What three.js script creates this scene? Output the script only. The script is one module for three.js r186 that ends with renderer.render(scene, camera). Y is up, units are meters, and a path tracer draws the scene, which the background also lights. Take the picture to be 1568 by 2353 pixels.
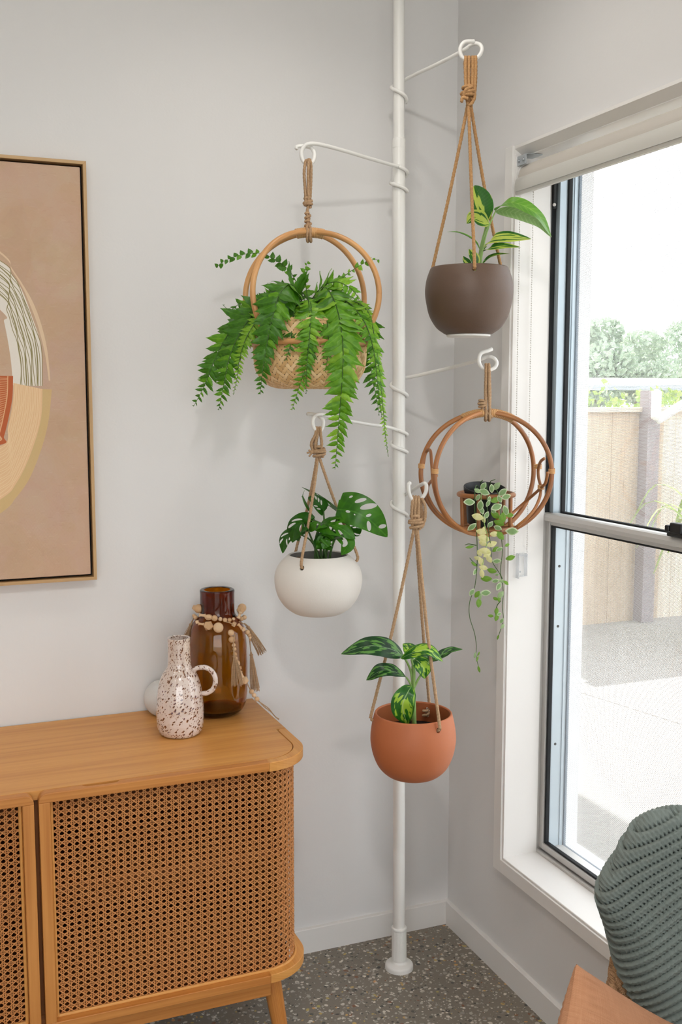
import * as THREE from 'three';
import { RoundedBoxGeometry } from 'three/addons/geometries/RoundedBoxGeometry.js';
import { mergeGeometries, mergeVertices, toCreasedNormals } from 'three/addons/utils/BufferGeometryUtils.js';
import { TessellateModifier } from 'three/addons/modifiers/TessellateModifier.js';
import { Brush, Evaluator, SUBTRACTION } from 'three-bvh-csg';

// ---------------------------------------------------------------- camera, sky, sun, exposure
const scene = new THREE.Scene();
const camera = new THREE.PerspectiveCamera(52.035, 1568 / 2353, 0.05, 200);
camera.position.set(-1.3749, 1.52, 2.5567);
camera.rotation.order = 'YXZ';
camera.rotation.set(THREE.MathUtils.degToRad(-6.4566), THREE.MathUtils.degToRad(-22.1736), 0);
const renderer = new THREE.WebGLRenderer({ antialias: true });
renderer.toneMapping = THREE.LinearToneMapping;
renderer.toneMappingExposure = 0.88;
renderer.shadowMap.enabled = true;

scene.background = new THREE.Color(0.93, 0.97, 1.0);
scene.backgroundIntensity = 5.2;
const sun = new THREE.DirectionalLight(new THREE.Color(1, 0.95, 0.87), 17);
sun.position.set(-0.5, 10, -8.6).multiplyScalar(2);
sun.target.position.set(0, 0, 0);
sun.castShadow = true;
Object.assign(sun.shadow.camera, { left: -9, right: 9, top: 9, bottom: -9, near: 1, far: 60 });
sun.shadow.mapSize.set(4096, 4096);
scene.add(sun, sun.target);
const UNSEEN_DOWNLIGHTS = [[-0.56, 0.66, 0.45], [-2.1, 0.75, 0.5], [-2.7, 2.3, 0.5], [-2.1, 3.9, 0.5], [-0.75, 3.9, 0.5]];   // x, z, strength; lamps out of view, most added as fill
const UNSEEN_CEILING_LIGHT = { at: [-1.2, 2.25], candela: 4.4 };

// ---------------------------------------------------------------- helpers
const V3 = (a, b, c) => new THREE.Vector3(a, b, c);
const vec = (p) => p.isVector3 ? p : V3(p[0], p[1], p[2]);
const YAW = THREE.MathUtils.degToRad(-22.1736);      // hanging pieces face the middle of the room
function rng(seed) { let s = seed >>> 0; return () => { s = (s + 0x6D2B79F5) >>> 0; let t = Math.imul(s ^ (s >>> 15), 1 | s); t = (t + Math.imul(t ^ (t >>> 7), 61 | t)) ^ t; return ((t ^ (t >>> 14)) >>> 0) / 4294967296; }; }
const hash2 = (x, y, s) => { let h = Math.imul(x, 374761393) + Math.imul(y, 668265263) + Math.imul(s, 1274126177); h = Math.imul(h ^ (h >>> 13), 1274126177); return ((h ^ (h >>> 16)) >>> 0) / 4294967296; };
function noise2(x, y, px, py, seed) {                // value noise that repeats every px, py cells
  const xi = Math.floor(x), yi = Math.floor(y), fx = x - xi, fy = y - yi, w = (i, n) => ((i % n) + n) % n;
  const u = fx * fx * (3 - 2 * fx), v = fy * fy * (3 - 2 * fy);
  const a = hash2(w(xi, px), w(yi, py), seed), b = hash2(w(xi + 1, px), w(yi, py), seed), c = hash2(w(xi, px), w(yi + 1, py), seed), d = hash2(w(xi + 1, px), w(yi + 1, py), seed);
  return a + (b - a) * u + (c - a) * v + (a - b - c + d) * u * v;
}
function fbm(x, y, px, py, seed, oct = 4) { let s = 0, a = 0.5, t = 0; for (let i = 0; i < oct; i++) { s += a * noise2(x, y, px, py, seed + i); t += a; a /= 2; x *= 2; y *= 2; px *= 2; py *= 2; } return s / t; }
const lerp = (a, b, t) => a + (b - a) * t, clamp = (x, a = 0, b = 1) => Math.min(b, Math.max(a, x)), smooth = (a, b, x) => { const t = clamp((x - a) / (b - a)); return t * t * (3 - 2 * t); };
const names = {};
function numbered(n) { const k = names[n] = (names[n] ?? -1) + 1; return k ? n + '_' + String(k).padStart(3, '0') : n; }
function mesh(name, geo, mat, parent, label) {
  const m = new THREE.Mesh(geo, mat); m.name = numbered(name); m.castShadow = m.receiveShadow = true;
  if (label) m.userData.label = label;
  (parent || scene).add(m); return m;
}
function thing(name, label, category, pos = [0, 0, 0], turn = 0, group) {
  const g = new THREE.Group(); g.name = numbered(name); g.position.set(...pos); g.rotation.y = turn;
  g.userData = { label, category }; if (group) g.userData.group = group;
  scene.add(g); return g;
}
function struct(name, geo, mat, parent, label) { const m = mesh(name, geo, mat, parent); if (!parent) { m.userData.kind = 'structure'; if (label) m.userData.label = label; } return m; }
function tex(w, h, fn, srgb = true, rx = 1, ry = 1) {   // fn(x, y) -> [r, g, b] 0..255
  const d = new Uint8Array(w * h * 4);
  for (let y = 0; y < h; y++) for (let x = 0; x < w; x++) { const c = fn(x, y), i = (y * w + x) * 4; d[i] = c[0]; d[i + 1] = c[1]; d[i + 2] = c[2]; d[i + 3] = c[3] ?? 255; }
  const t = new THREE.DataTexture(d, w, h); t.wrapS = t.wrapT = THREE.RepeatWrapping; t.magFilter = THREE.LinearFilter; t.minFilter = THREE.LinearMipmapLinearFilter; t.generateMipmaps = true;
  if (srgb) t.colorSpace = THREE.SRGBColorSpace; t.repeat.set(rx, ry); t.needsUpdate = true; return t;
}
function canvasTex(w, h, draw, srgb = true) {
  const c = document.createElement('canvas'); c.width = w; c.height = h; draw(c.getContext('2d'), w, h);
  const t = new THREE.CanvasTexture(c); t.wrapS = t.wrapT = THREE.RepeatWrapping; t.magFilter = THREE.LinearFilter; if (srgb) t.colorSpace = THREE.SRGBColorSpace; return t;
}
const std = (o) => new THREE.MeshStandardMaterial(o), phys = (o) => new THREE.MeshPhysicalMaterial(o);
function xf(g, x = 0, y = 0, z = 0, rx = 0, ry = 0, rz = 0) { if (rx) g.rotateX(rx); if (ry) g.rotateY(ry); if (rz) g.rotateZ(rz); g.translate(x, y, z); return g; }
function box(x0, x1, y0, y1, z0, z1, r = 0, seg = 2) {
  const w = x1 - x0, h = y1 - y0, d = z1 - z0, g = r ? new RoundedBoxGeometry(w, h, d, seg, r) : new THREE.BoxGeometry(w, h, d);
  g.translate((x0 + x1) / 2, (y0 + y1) / 2, (z0 + z1) / 2); return g;
}
function boxUV(g, along = 'x', scale = 1) {             // uv in metres, u along the grain
  g = g.index ? g.toNonIndexed() : g; g.computeVertexNormals === undefined;
  const p = g.attributes.position, n = g.attributes.normal, uv = new Float32Array(p.count * 2), ax = { x: 0, y: 1, z: 2 }[along];
  for (let i = 0; i < p.count; i++) {
    const q = [p.getX(i), p.getY(i), p.getZ(i)], m = [Math.abs(n.getX(i)), Math.abs(n.getY(i)), Math.abs(n.getZ(i))];
    const o = [0, 1, 2].filter((k) => k !== ax); const v = m[o[0]] > m[o[1]] ? o[1] : o[0];
    uv[i * 2] = q[ax] * scale; uv[i * 2 + 1] = (q[v] + 0.37 * q[v === o[0] ? o[1] : o[0]]) * scale;
  }
  g.setAttribute('uv', new THREE.BufferAttribute(uv, 2)); return g;
}
class Poly extends THREE.Curve { constructor(pts, closed = false, tension = 0.5) { super(); this.c = new THREE.CatmullRomCurve3(pts.map(vec), closed, 'catmullrom', tension); } getPoint(t, o = V3()) { return this.c.getPoint(t, o); } }
// tube with a radius function r(t, angle, distance along), rounded ends
function tube(pts, r, { n = 48, m = 8, closed = false, caps = true, tension = 0.5, curve } = {}) {
  const c = curve || new THREE.CatmullRomCurve3(pts.map(vec), closed, 'catmullrom', tension);
  c.arcLengthDivisions = Math.max(200, n * 2);
  const L = c.getLength(), P = [], T = [];
  for (let i = 0; i <= n; i++) { P.push(c.getPointAt(i / n)); T.push(c.getTangentAt(i / n)); }
  let N = Math.abs(T[0].y) < 0.9 ? V3(0, 1, 0) : V3(1, 0, 0); N.addScaledVector(T[0], -N.dot(T[0])).normalize();
  const F = [];
  for (let i = 0; i <= n; i++) { N = N.clone().addScaledVector(T[i], -N.dot(T[i])).normalize(); F.push([N, V3().crossVectors(T[i], N)]); }
  if (closed) {                                         // share the twist so that the seam meets
    const a = Math.atan2(F[0][0].dot(F[n][1]), F[0][0].dot(F[n][0]));
    for (let i = 0; i <= n; i++) { const k = a * i / n, [A, B] = F[i]; F[i] = [A.clone().multiplyScalar(Math.cos(k)).addScaledVector(B, Math.sin(k)), B.clone().multiplyScalar(Math.cos(k)).addScaledVector(A, -Math.sin(k))]; }
  }
  const fn = typeof r === 'function' ? r : () => r, pos = [], uv = [], idx = [];
  for (let i = 0; i <= n; i++) for (let j = 0; j <= m; j++) {
    const a = j / m * Math.PI * 2, R = fn(i / n, a, L * i / n), [A, B] = F[i], q = P[i].clone().addScaledVector(A, Math.cos(a) * R).addScaledVector(B, Math.sin(a) * R);
    pos.push(q.x, q.y, q.z); uv.push(L * i / n, j / m);
  }
  for (let i = 0; i < n; i++) for (let j = 0; j < m; j++) { const a = i * (m + 1) + j, b = a + m + 1; idx.push(a, a + 1, b, b, a + 1, b + 1); }
  if (caps && !closed) for (const e of [0, n]) {
    const k = pos.length / 3, s = e ? 1 : -1, q = P[e].clone().addScaledVector(T[e], s * fn(e / n, 0, 0) * 0.6);
    pos.push(q.x, q.y, q.z); uv.push(0, 0);
    for (let j = 0; j < m; j++) { const a = e * (m + 1) + j; e ? idx.push(a, a + 1, k) : idx.push(a + 1, a, k); }
  }
  const g = new THREE.BufferGeometry(); g.setAttribute('position', new THREE.Float32BufferAttribute(pos, 3)); g.setAttribute('uv', new THREE.Float32BufferAttribute(uv, 2)); g.setIndex(idx); g.computeVertexNormals(); return g;
}
const lengthOf = (pts) => { let s = 0; for (let i = 1; i < pts.length; i++) s += vec(pts[i]).distanceTo(vec(pts[i - 1])); return s; };
function rope(pts, r = 0.0036, o = {}) {                // three strands laid in a twist
  const L = lengthOf(pts), n = Math.min(420, Math.max(24, Math.round(L / 0.0022)));
  return tube(pts, (t, a, s) => r * (0.8 + 0.28 * Math.abs(Math.cos(1.5 * (a - s * 2 * Math.PI / (r * 7))))), { n, m: 12, ...o });
}
const geoAll = (list) => mergeGeometries(list.map((g) => { const h = g.index ? g.toNonIndexed() : g.clone(); for (const k of Object.keys(h.attributes)) if (!['position', 'normal', 'uv'].includes(k)) h.deleteAttribute(k); if (!h.attributes.uv) h.setAttribute('uv', new THREE.Float32BufferAttribute(new Float32Array(h.attributes.position.count * 2), 2)); return h; }));
const lathe = (prof, seg = 64) => new THREE.LatheGeometry(prof.map(([r, y]) => new THREE.Vector2(Math.max(r, 1e-5), y)), seg);
function smoothProfile(pts, n = 40) { const c = new THREE.SplineCurve(pts.map(([a, b]) => new THREE.Vector2(a, b))); return c.getPoints(n).map((p) => [Math.max(p.x, 0), p.y]); }
const extrude = (shape, depth, o = {}) => new THREE.ExtrudeGeometry(shape, { depth, bevelEnabled: false, curveSegments: 16, ...o });
const csg = new Evaluator(); csg.attributes = ['position', 'normal', 'uv'];
function cut(g, tools) { let a = new Brush(g); a.updateMatrixWorld(); for (const t of tools) { const b = new Brush(t); b.updateMatrixWorld(); a = csg.evaluate(a, b, SUBTRACTION); } return a.geometry; }

// ---------------------------------------------------------------- materials
const WALLC = 0xdfdedd;
const plasterBump = tex(256, 256, (x, y) => { const v = 255 * fbm(x / 4, y / 4, 64, 64, 5, 3); return [v, v, v]; }, false, 4, 4);
const M = {
  wall: std({ color: WALLC, roughness: 0.85, bumpMap: plasterBump, bumpScale: 0.00012 }),
  ceiling: std({ color: 0xe6e4e0, roughness: 0.9 }),
  trim: std({ color: 0xe6e4e1, roughness: 0.45 }),
  alu: std({ color: 0xc9c7c4, roughness: 0.42, metalness: 0.25 }),
  rubber: std({ color: 0x111418, roughness: 0.7 }),
  blackPlastic: std({ color: 0x16181a, roughness: 0.45 }),
  whiteMetal: std({ color: 0xe9e8e4, roughness: 0.35 }),
  glass: phys({ color: 0xffffff, transmission: 1, thickness: 0, roughness: 0, ior: 1.5 }),
  steel: std({ color: 0xb9bfc4, roughness: 0.35, metalness: 0.8 }),
  render: std({ color: 0xe8e8e6, roughness: 0.9 }),
  blind: std({ color: 0xcac4bb, roughness: 0.75 }),
  blindRail: std({ color: 0xcfcdc6, roughness: 0.45 }),
};
// wood: u along the grain, one repeat = 1.2 m x 0.3 m
function woodTex(light, dark, seed, rings = 9) {
  return tex(1024, 512, (x, y) => {
    const u = x / 1024, v = y / 512;
    const w = v * rings + 2.4 * fbm(u * 2, v * 6, 2, 6, seed, 3);
    const r = Math.abs(((w % 1) + 1) % 1 - 0.5) * 2;
    let g = 0.26 * r + 0.42 * fbm(u * 6, v * 96, 6, 96, seed + 9, 3) + 0.32 * fbm(u * 3, v * 5, 3, 5, seed + 20, 3);
    g += 0.18 * Math.pow(noise2(u * 10, v * 200, 10, 200, seed + 31), 6);
    g = clamp(g); return [0, 1, 2].map((k) => lerp(light[k], dark[k], g));
  }, true, 1 / 1.2, 1 / 0.3);
}
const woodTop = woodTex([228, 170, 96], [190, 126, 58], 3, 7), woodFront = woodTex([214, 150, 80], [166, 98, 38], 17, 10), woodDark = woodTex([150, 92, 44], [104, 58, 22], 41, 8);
const rattanTex = tex(512, 64, (x, y) => { const g = clamp(0.5 * fbm(x / 64, y / 2, 8, 32, 3, 3) + 0.6 * fbm(x / 90, y / 64, 6, 1, 8, 2) - 0.1); return [lerp(228, 172, g), lerp(178, 116, g), lerp(120, 64, g)]; }, true, 3, 1);
const rattanDark = tex(512, 64, (x, y) => { const g = clamp(0.5 * fbm(x / 64, y / 2, 8, 32, 13, 3) + 0.9 * fbm(x / 120, y / 64, 4, 1, 28, 2) - 0.2); return [lerp(206, 100, g), lerp(142, 56, g), lerp(84, 28, g)]; }, true, 2.5, 1);
const juteTex = tex(256, 64, (x, y) => { const g = clamp(0.65 * fbm(x / 4, y / 8, 64, 8, 3, 2) + 0.35 * hash2(x, y, 7)); return [lerp(206, 142, g), lerp(174, 110, g), lerp(138, 80, g)]; }, true, 8, 1);
const juteBrown = tex(256, 64, (x, y) => { const g = clamp(0.65 * fbm(x / 4, y / 8, 64, 8, 3, 2) + 0.35 * hash2(x, y, 7)); return [lerp(208, 150, g), lerp(166, 108, g), lerp(118, 66, g)]; }, true, 8, 1);
// polished concrete: 0.8 m of floor with its stones
const floorTex = (() => {
  const R = rng(11), N = 2048, S = 0.9, k = N / S;
  return canvasTex(N, N, (c) => {
    c.fillStyle = '#7d7569'; c.fillRect(0, 0, N, N);
    for (let i = 0; i < 26000; i++) { const v = 96 + R() * 62; c.fillStyle = `rgba(${v | 0},${(v * 0.95) | 0},${(v * 0.87) | 0},.35)`; const s = 1 + R() * 5; c.fillRect(R() * N, R() * N, s, s); }
    const stone = (x, y, r, col) => { const n = 5 + (R() * 4 | 0), a0 = R() * 6.3, el = 0.5 + R() * 0.5, t = R() * 3.14; c.fillStyle = col; for (const [ox, oy] of [[0, 0], [N, 0], [-N, 0], [0, N], [0, -N]]) { c.beginPath(); for (let i = 0; i < n; i++) { const a = a0 + i / n * 6.283, q = r * (0.75 + 0.3 * hash2(i, n, x | 0)); const ux = Math.cos(a) * q, uy = Math.sin(a) * q * el; c.lineTo(x + ox + ux * Math.cos(t) - uy * Math.sin(t), y + oy + ux * Math.sin(t) + uy * Math.cos(t)); } c.fill(); } };
    for (let i = 0; i < 9500; i++) { const q = R(); let col; if (q < 0.52) { const v = 170 + R() * 50; col = `rgb(${v | 0},${(v * 0.96) | 0},${(v * 0.9) | 0})`; } else if (q < 0.72) { const v = 130 + R() * 45; col = `rgb(${v | 0},${(v * 0.95) | 0},${(v * 0.88) | 0})`; } else if (q < 0.8) col = `rgb(${(176 + R() * 30) | 0},${(146 + R() * 20) | 0},96)`; else if (q < 0.96) { const v = 58 + R() * 34; col = `rgb(${v | 0},${(v * 0.95) | 0},${(v * 0.88) | 0})`; } else col = 'rgb(126,84,58)';
      stone(R() * N, R() * N, (0.0014 + 0.0056 * Math.pow(R(), 2.0)) * k, col); }
  });
})();
floorTex.repeat.set(1 / 0.9, 1 / 0.9);
M.floor = std({ map: floorTex, roughness: 0.38 });
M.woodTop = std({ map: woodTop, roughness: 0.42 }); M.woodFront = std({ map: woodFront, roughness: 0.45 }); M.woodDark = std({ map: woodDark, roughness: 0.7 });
const caneTex = tex(256, 64, (x, y) => { const g = fbm(x / 16, y / 8, 16, 8, 23, 3); return [lerp(222, 172, g), lerp(160, 104, g), lerp(98, 50, g)]; }, true, 9, 9);
M.cane = std({ map: caneTex, roughness: 0.5 });
M.rattan = std({ map: rattanTex, roughness: 0.4 }); M.rattanDark = std({ map: rattanDark, roughness: 0.38 });
M.binding = std({ color: 0xd2a26c, roughness: 0.5 });
M.jute = std({ map: juteTex, roughness: 0.95 }); M.juteBrown = std({ map: juteBrown, roughness: 0.95 });
M.soil = std({ color: 0x1d1712, roughness: 1, bumpMap: tex(128, 128, (x, y) => { const v = 255 * fbm(x / 4, y / 4, 32, 32, 77, 3); return [v, v, v]; }, false, 3, 3), bumpScale: 0.004 });
const potBump = tex(128, 128, (x, y) => { const v = 255 * hash2(x, y, 3); return [v, v, v]; }, false, 6, 3);
M.potBrown = std({ color: 0x5f4a3c, roughness: 0.5, bumpMap: potBump, bumpScale: 0.00008 });
M.potWhite = std({ color: 0xe4dfd8, roughness: 0.7, bumpMap: potBump, bumpScale: 0.00012 });
M.potTerra = std({ color: 0xb5683f, roughness: 0.55, bumpMap: potBump, bumpScale: 0.00008 });
M.plugWhite = std({ color: 0xe8e6e2, roughness: 0.5 });
// leaves: u across (0..1), v along
const leafMat = (map, t = 0.25, rough = 0.42) => phys({ map, roughness: rough, transmission: t, thickness: 0, side: THREE.DoubleSide, specularIntensity: 0.6 });
const veins = (u, v, n) => { const s = Math.abs(u - 0.5) * 2; return Math.pow(Math.abs(Math.sin((v * n - s * 1.3) * Math.PI)), 12); };
const col = (a, b, t) => [0, 1, 2].map((k) => lerp(a[k], b[k], t));
M.fernA = leafMat(tex(64, 64, (x, y) => { const g = fbm(x / 16, y / 8, 4, 8, 3, 2), m = smooth(0.06, 0, Math.abs(x / 64 - 0.5)); return col(col([80, 138, 22], [48, 100, 12], g), [104, 160, 50], m * 0.5); }));
M.fernB = leafMat(tex(64, 64, (x, y) => { const g = fbm(x / 16, y / 8, 4, 8, 5, 2), m = smooth(0.06, 0, Math.abs(x / 64 - 0.5)); return col(col([112, 168, 32], [80, 138, 18], g), [140, 190, 70], m * 0.5); }));
M.fernC = leafMat(tex(64, 64, (x, y) => { const g = fbm(x / 16, y / 8, 4, 8, 7, 2); return col([150, 196, 56], [118, 170, 36], g); }));
M.stemGreen = std({ color: 0x3a5a22, roughness: 0.6 }); M.stemPale = std({ color: 0x86a85c, roughness: 0.5 });
M.monstera = leafMat(tex(256, 256, (x, y) => { const u = x / 256, v = y / 256, g = fbm(u * 6, v * 6, 6, 6, 4, 3); let c = col([70, 132, 16], [32, 88, 6], g); c = col(c, [96, 160, 50], 0.5 * smooth(0.03, 0, Math.abs(u - 0.5)) + 0.18 * veins(u, v, 8)); return c; }), 0.2, 0.35);
M.monsteraDark = leafMat(tex(256, 256, (x, y) => { const u = x / 256, v = y / 256, g = fbm(u * 6, v * 6, 6, 6, 14, 3); let c = col([44, 102, 14], [18, 62, 6], g); return col(c, [70, 130, 40], 0.4 * smooth(0.03, 0, Math.abs(u - 0.5)) + 0.15 * veins(u, v, 8)); }), 0.15, 0.35);
const calathea = (seed, amount) => leafMat(tex(256, 256, (x, y) => { const u = x / 256, v = y / 256, g = fbm(u * 5, v * 5, 5, 5, seed, 3); let c = col([58, 122, 34], [32, 88, 26], g); const s = u * 3.2 + (u > 0.5 ? 3 : 0) - Math.abs(u - 0.5) * v, p = fbm(s * 1.3, v * 2.4 - Math.abs(u - 0.5) * 3, 64, 64, seed + 50, 3); c = col(c, [196, 212, 92], smooth(0.62 - amount, 0.66 - amount, p)); return col(c, [150, 190, 90], 0.5 * smooth(0.02, 0, Math.abs(u - 0.5)) + 0.12 * veins(u, v, 14)); }), 0.3, 0.38);
M.calA = calathea(3, 0.02); M.calB = calathea(21, 0.2); M.calC = calathea(33, 0.12);
M.calPale = leafMat(tex(128, 256, (x, y) => { const u = x / 128, v = y / 256, g = fbm(u * 5, v * 5, 5, 5, 61, 3); return col(col([122, 176, 66], [88, 150, 44], g), [190, 214, 130], 0.25 * veins(u, v, 12) + 0.5 * smooth(0.03, 0, Math.abs(u - 0.5))); }), 0.35, 0.4);
M.calUnder = leafMat(tex(128, 256, (x, y) => { const u = x / 128, v = y / 256; return col(col([168, 196, 140], [140, 176, 108], fbm(u * 5, v * 5, 5, 5, 67, 3)), [204, 220, 176], 0.4 * veins(u, v, 14)); }), 0.35, 0.5);
M.aglao = leafMat(tex(256, 256, (x, y) => { const u = x / 256, v = y / 256, s = Math.abs(u - 0.5) * 2, g = fbm(u * 6, v * 6, 6, 6, 4, 3); let c = col([26, 74, 28], [12, 42, 18], g); const p = fbm(u * 7, v * 9 - s * 3, 64, 64, 71, 3); c = col(c, [98, 148, 66], smooth(0.56, 0.61, p) * smooth(1, 0.8, s) * 0.9); return col(c, [170, 196, 150], 0.8 * smooth(0.09, 0.01, s + 0.05 * fbm(u * 9, v * 20, 64, 64, 5, 2))); }), 0.12, 0.35);
M.aglaoLight = leafMat(tex(256, 256, (x, y) => { const u = x / 256, v = y / 256, s = Math.abs(u - 0.5) * 2; let c = col([60, 130, 34], [24, 78, 24], fbm(u * 6, v * 6, 6, 6, 9, 3)); const p = fbm(u * 6, v * 8 - s * 3, 64, 64, 91, 3); c = col(c, [160, 200, 60], smooth(0.5, 0.56, p) * smooth(1, 0.75, s)); return col(c, [190, 214, 150], 0.7 * smooth(0.09, 0.01, s)); }), 0.2, 0.35);
M.silver = leafMat(tex(64, 64, (x, y) => { const u = x / 64 - 0.5, v = y / 64 - 0.5, e = Math.hypot(u, v); return col(col([150, 182, 122], [122, 160, 104], fbm(x / 12, y / 12, 5, 5, 3, 2)), [208, 222, 184], smooth(0.32, 0.46, e)); }), 0.25, 0.5);
M.silverPale = leafMat(tex(64, 64, (x, y) => col([176, 198, 150], [146, 176, 122], fbm(x / 12, y / 12, 5, 5, 13, 2))), 0.25, 0.5);
M.limeLeaf = leafMat(tex(64, 64, (x, y) => col([142, 184, 72], [104, 154, 48], fbm(x / 12, y / 12, 5, 5, 23, 2))), 0.35, 0.5);
M.creamLeaf = leafMat(tex(64, 64, (x, y) => col([242, 238, 190], [222, 222, 142], fbm(x / 12, y / 12, 5, 5, 33, 2))), 0.3, 0.5);
// ---------------------------------------------------------------- the room: corner of the two walls at the origin, room towards -x and +z
const RX = -4.6, RZ = 5.2, CH = 2.7, WT = 0.2;
{
  const g = box(RX - 0.2, WT, -0.12, 0, -0.2, RZ + 0.2); struct('floor', boxUV(g, 'x'), M.floor, null, 'polished grey concrete floor with exposed pale stone chips');
  struct('ceiling', box(RX - 0.2, WT, CH, CH + 0.15, -0.2, RZ + 0.2), M.ceiling);
  struct('wall_back', boxUV(box(RX - 0.2, WT, 0, CH, -0.2, 0), 'x'), M.wall, null, 'plain off-white plaster wall behind the wooden sideboard');
  struct('wall_left', box(RX - 0.2, RX, 0, CH, 0, RZ), M.wall);
  // window wall, with the opening z 0.28..1.37, y 0.29..2.108
  const wr = geoAll([box(0, WT, 0, 0.29, 0, RZ), box(0, WT, 2.108, CH, 0, RZ), box(0, WT, 0.29, 2.108, 0, 0.28), box(0, WT, 0.29, 2.108, 1.37, RZ)]);
  struct('wall_right', boxUV(wr, 'z'), M.wall, null, 'off-white plaster wall around the sash window');
  // wall behind the camera; its unseen glazed opening lets in soft daylight
  const wf = geoAll([box(RX, 0, 2.35, CH, RZ, RZ + 0.2), box(RX, -4.1, 0, 2.35, RZ, RZ + 0.2), box(-0.7, WT, 0, 2.35, RZ, RZ + 0.2)]);
  struct('wall_front', wf, M.wall);
  const d = new THREE.Group(); d.name = 'door_1'; d.userData = { kind: 'structure', label: 'unseen glazed door behind the camera, placed to let in soft daylight' }; scene.add(d);
  for (const x of [-4.1, -2.43, -0.75]) mesh('unseen_door_stile', box(x, x + 0.05, 0, 2.35, RZ + 0.05, RZ + 0.1), M.alu, d);
  for (const y of [0, 2.3]) mesh('unseen_door_rail', box(-4.05, -0.75, y, y + 0.05, RZ + 0.052, RZ + 0.098), M.alu, d);
  mesh('unseen_door_glass', box(-4.05, -2.43, 0.05, 2.3, RZ + 0.073, RZ + 0.077), M.glass, d); mesh('unseen_door_glass', box(-2.38, -0.75, 0.05, 2.3, RZ + 0.073, RZ + 0.077), M.glass, d);
  // skirting boards, bevelled on top
  const sk = () => { const s = new THREE.Shape(); s.moveTo(0, 0); s.lineTo(0.012, 0); s.lineTo(0.012, 0.0672); s.lineTo(0.0105, 0.0687); s.lineTo(0, 0.0695); s.closePath(); return s; };
  struct('baseboard_back', xf(extrude(sk(), 4.6), -4.6, 0, 0, 0, 0, 0).rotateY(0) && (() => { const g = extrude(sk(), 4.6); g.rotateY(-Math.PI / 2); return g; })(), M.trim, null, 'low white skirting board under the back wall');
  struct('baseboard_right', (() => { const g = extrude(sk(), RZ); g.scale(-1, 1, 1); const ix = g.index; g.computeVertexNormals(); return g; })(), M.trim, null, 'low white skirting board under the window');
}
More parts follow.
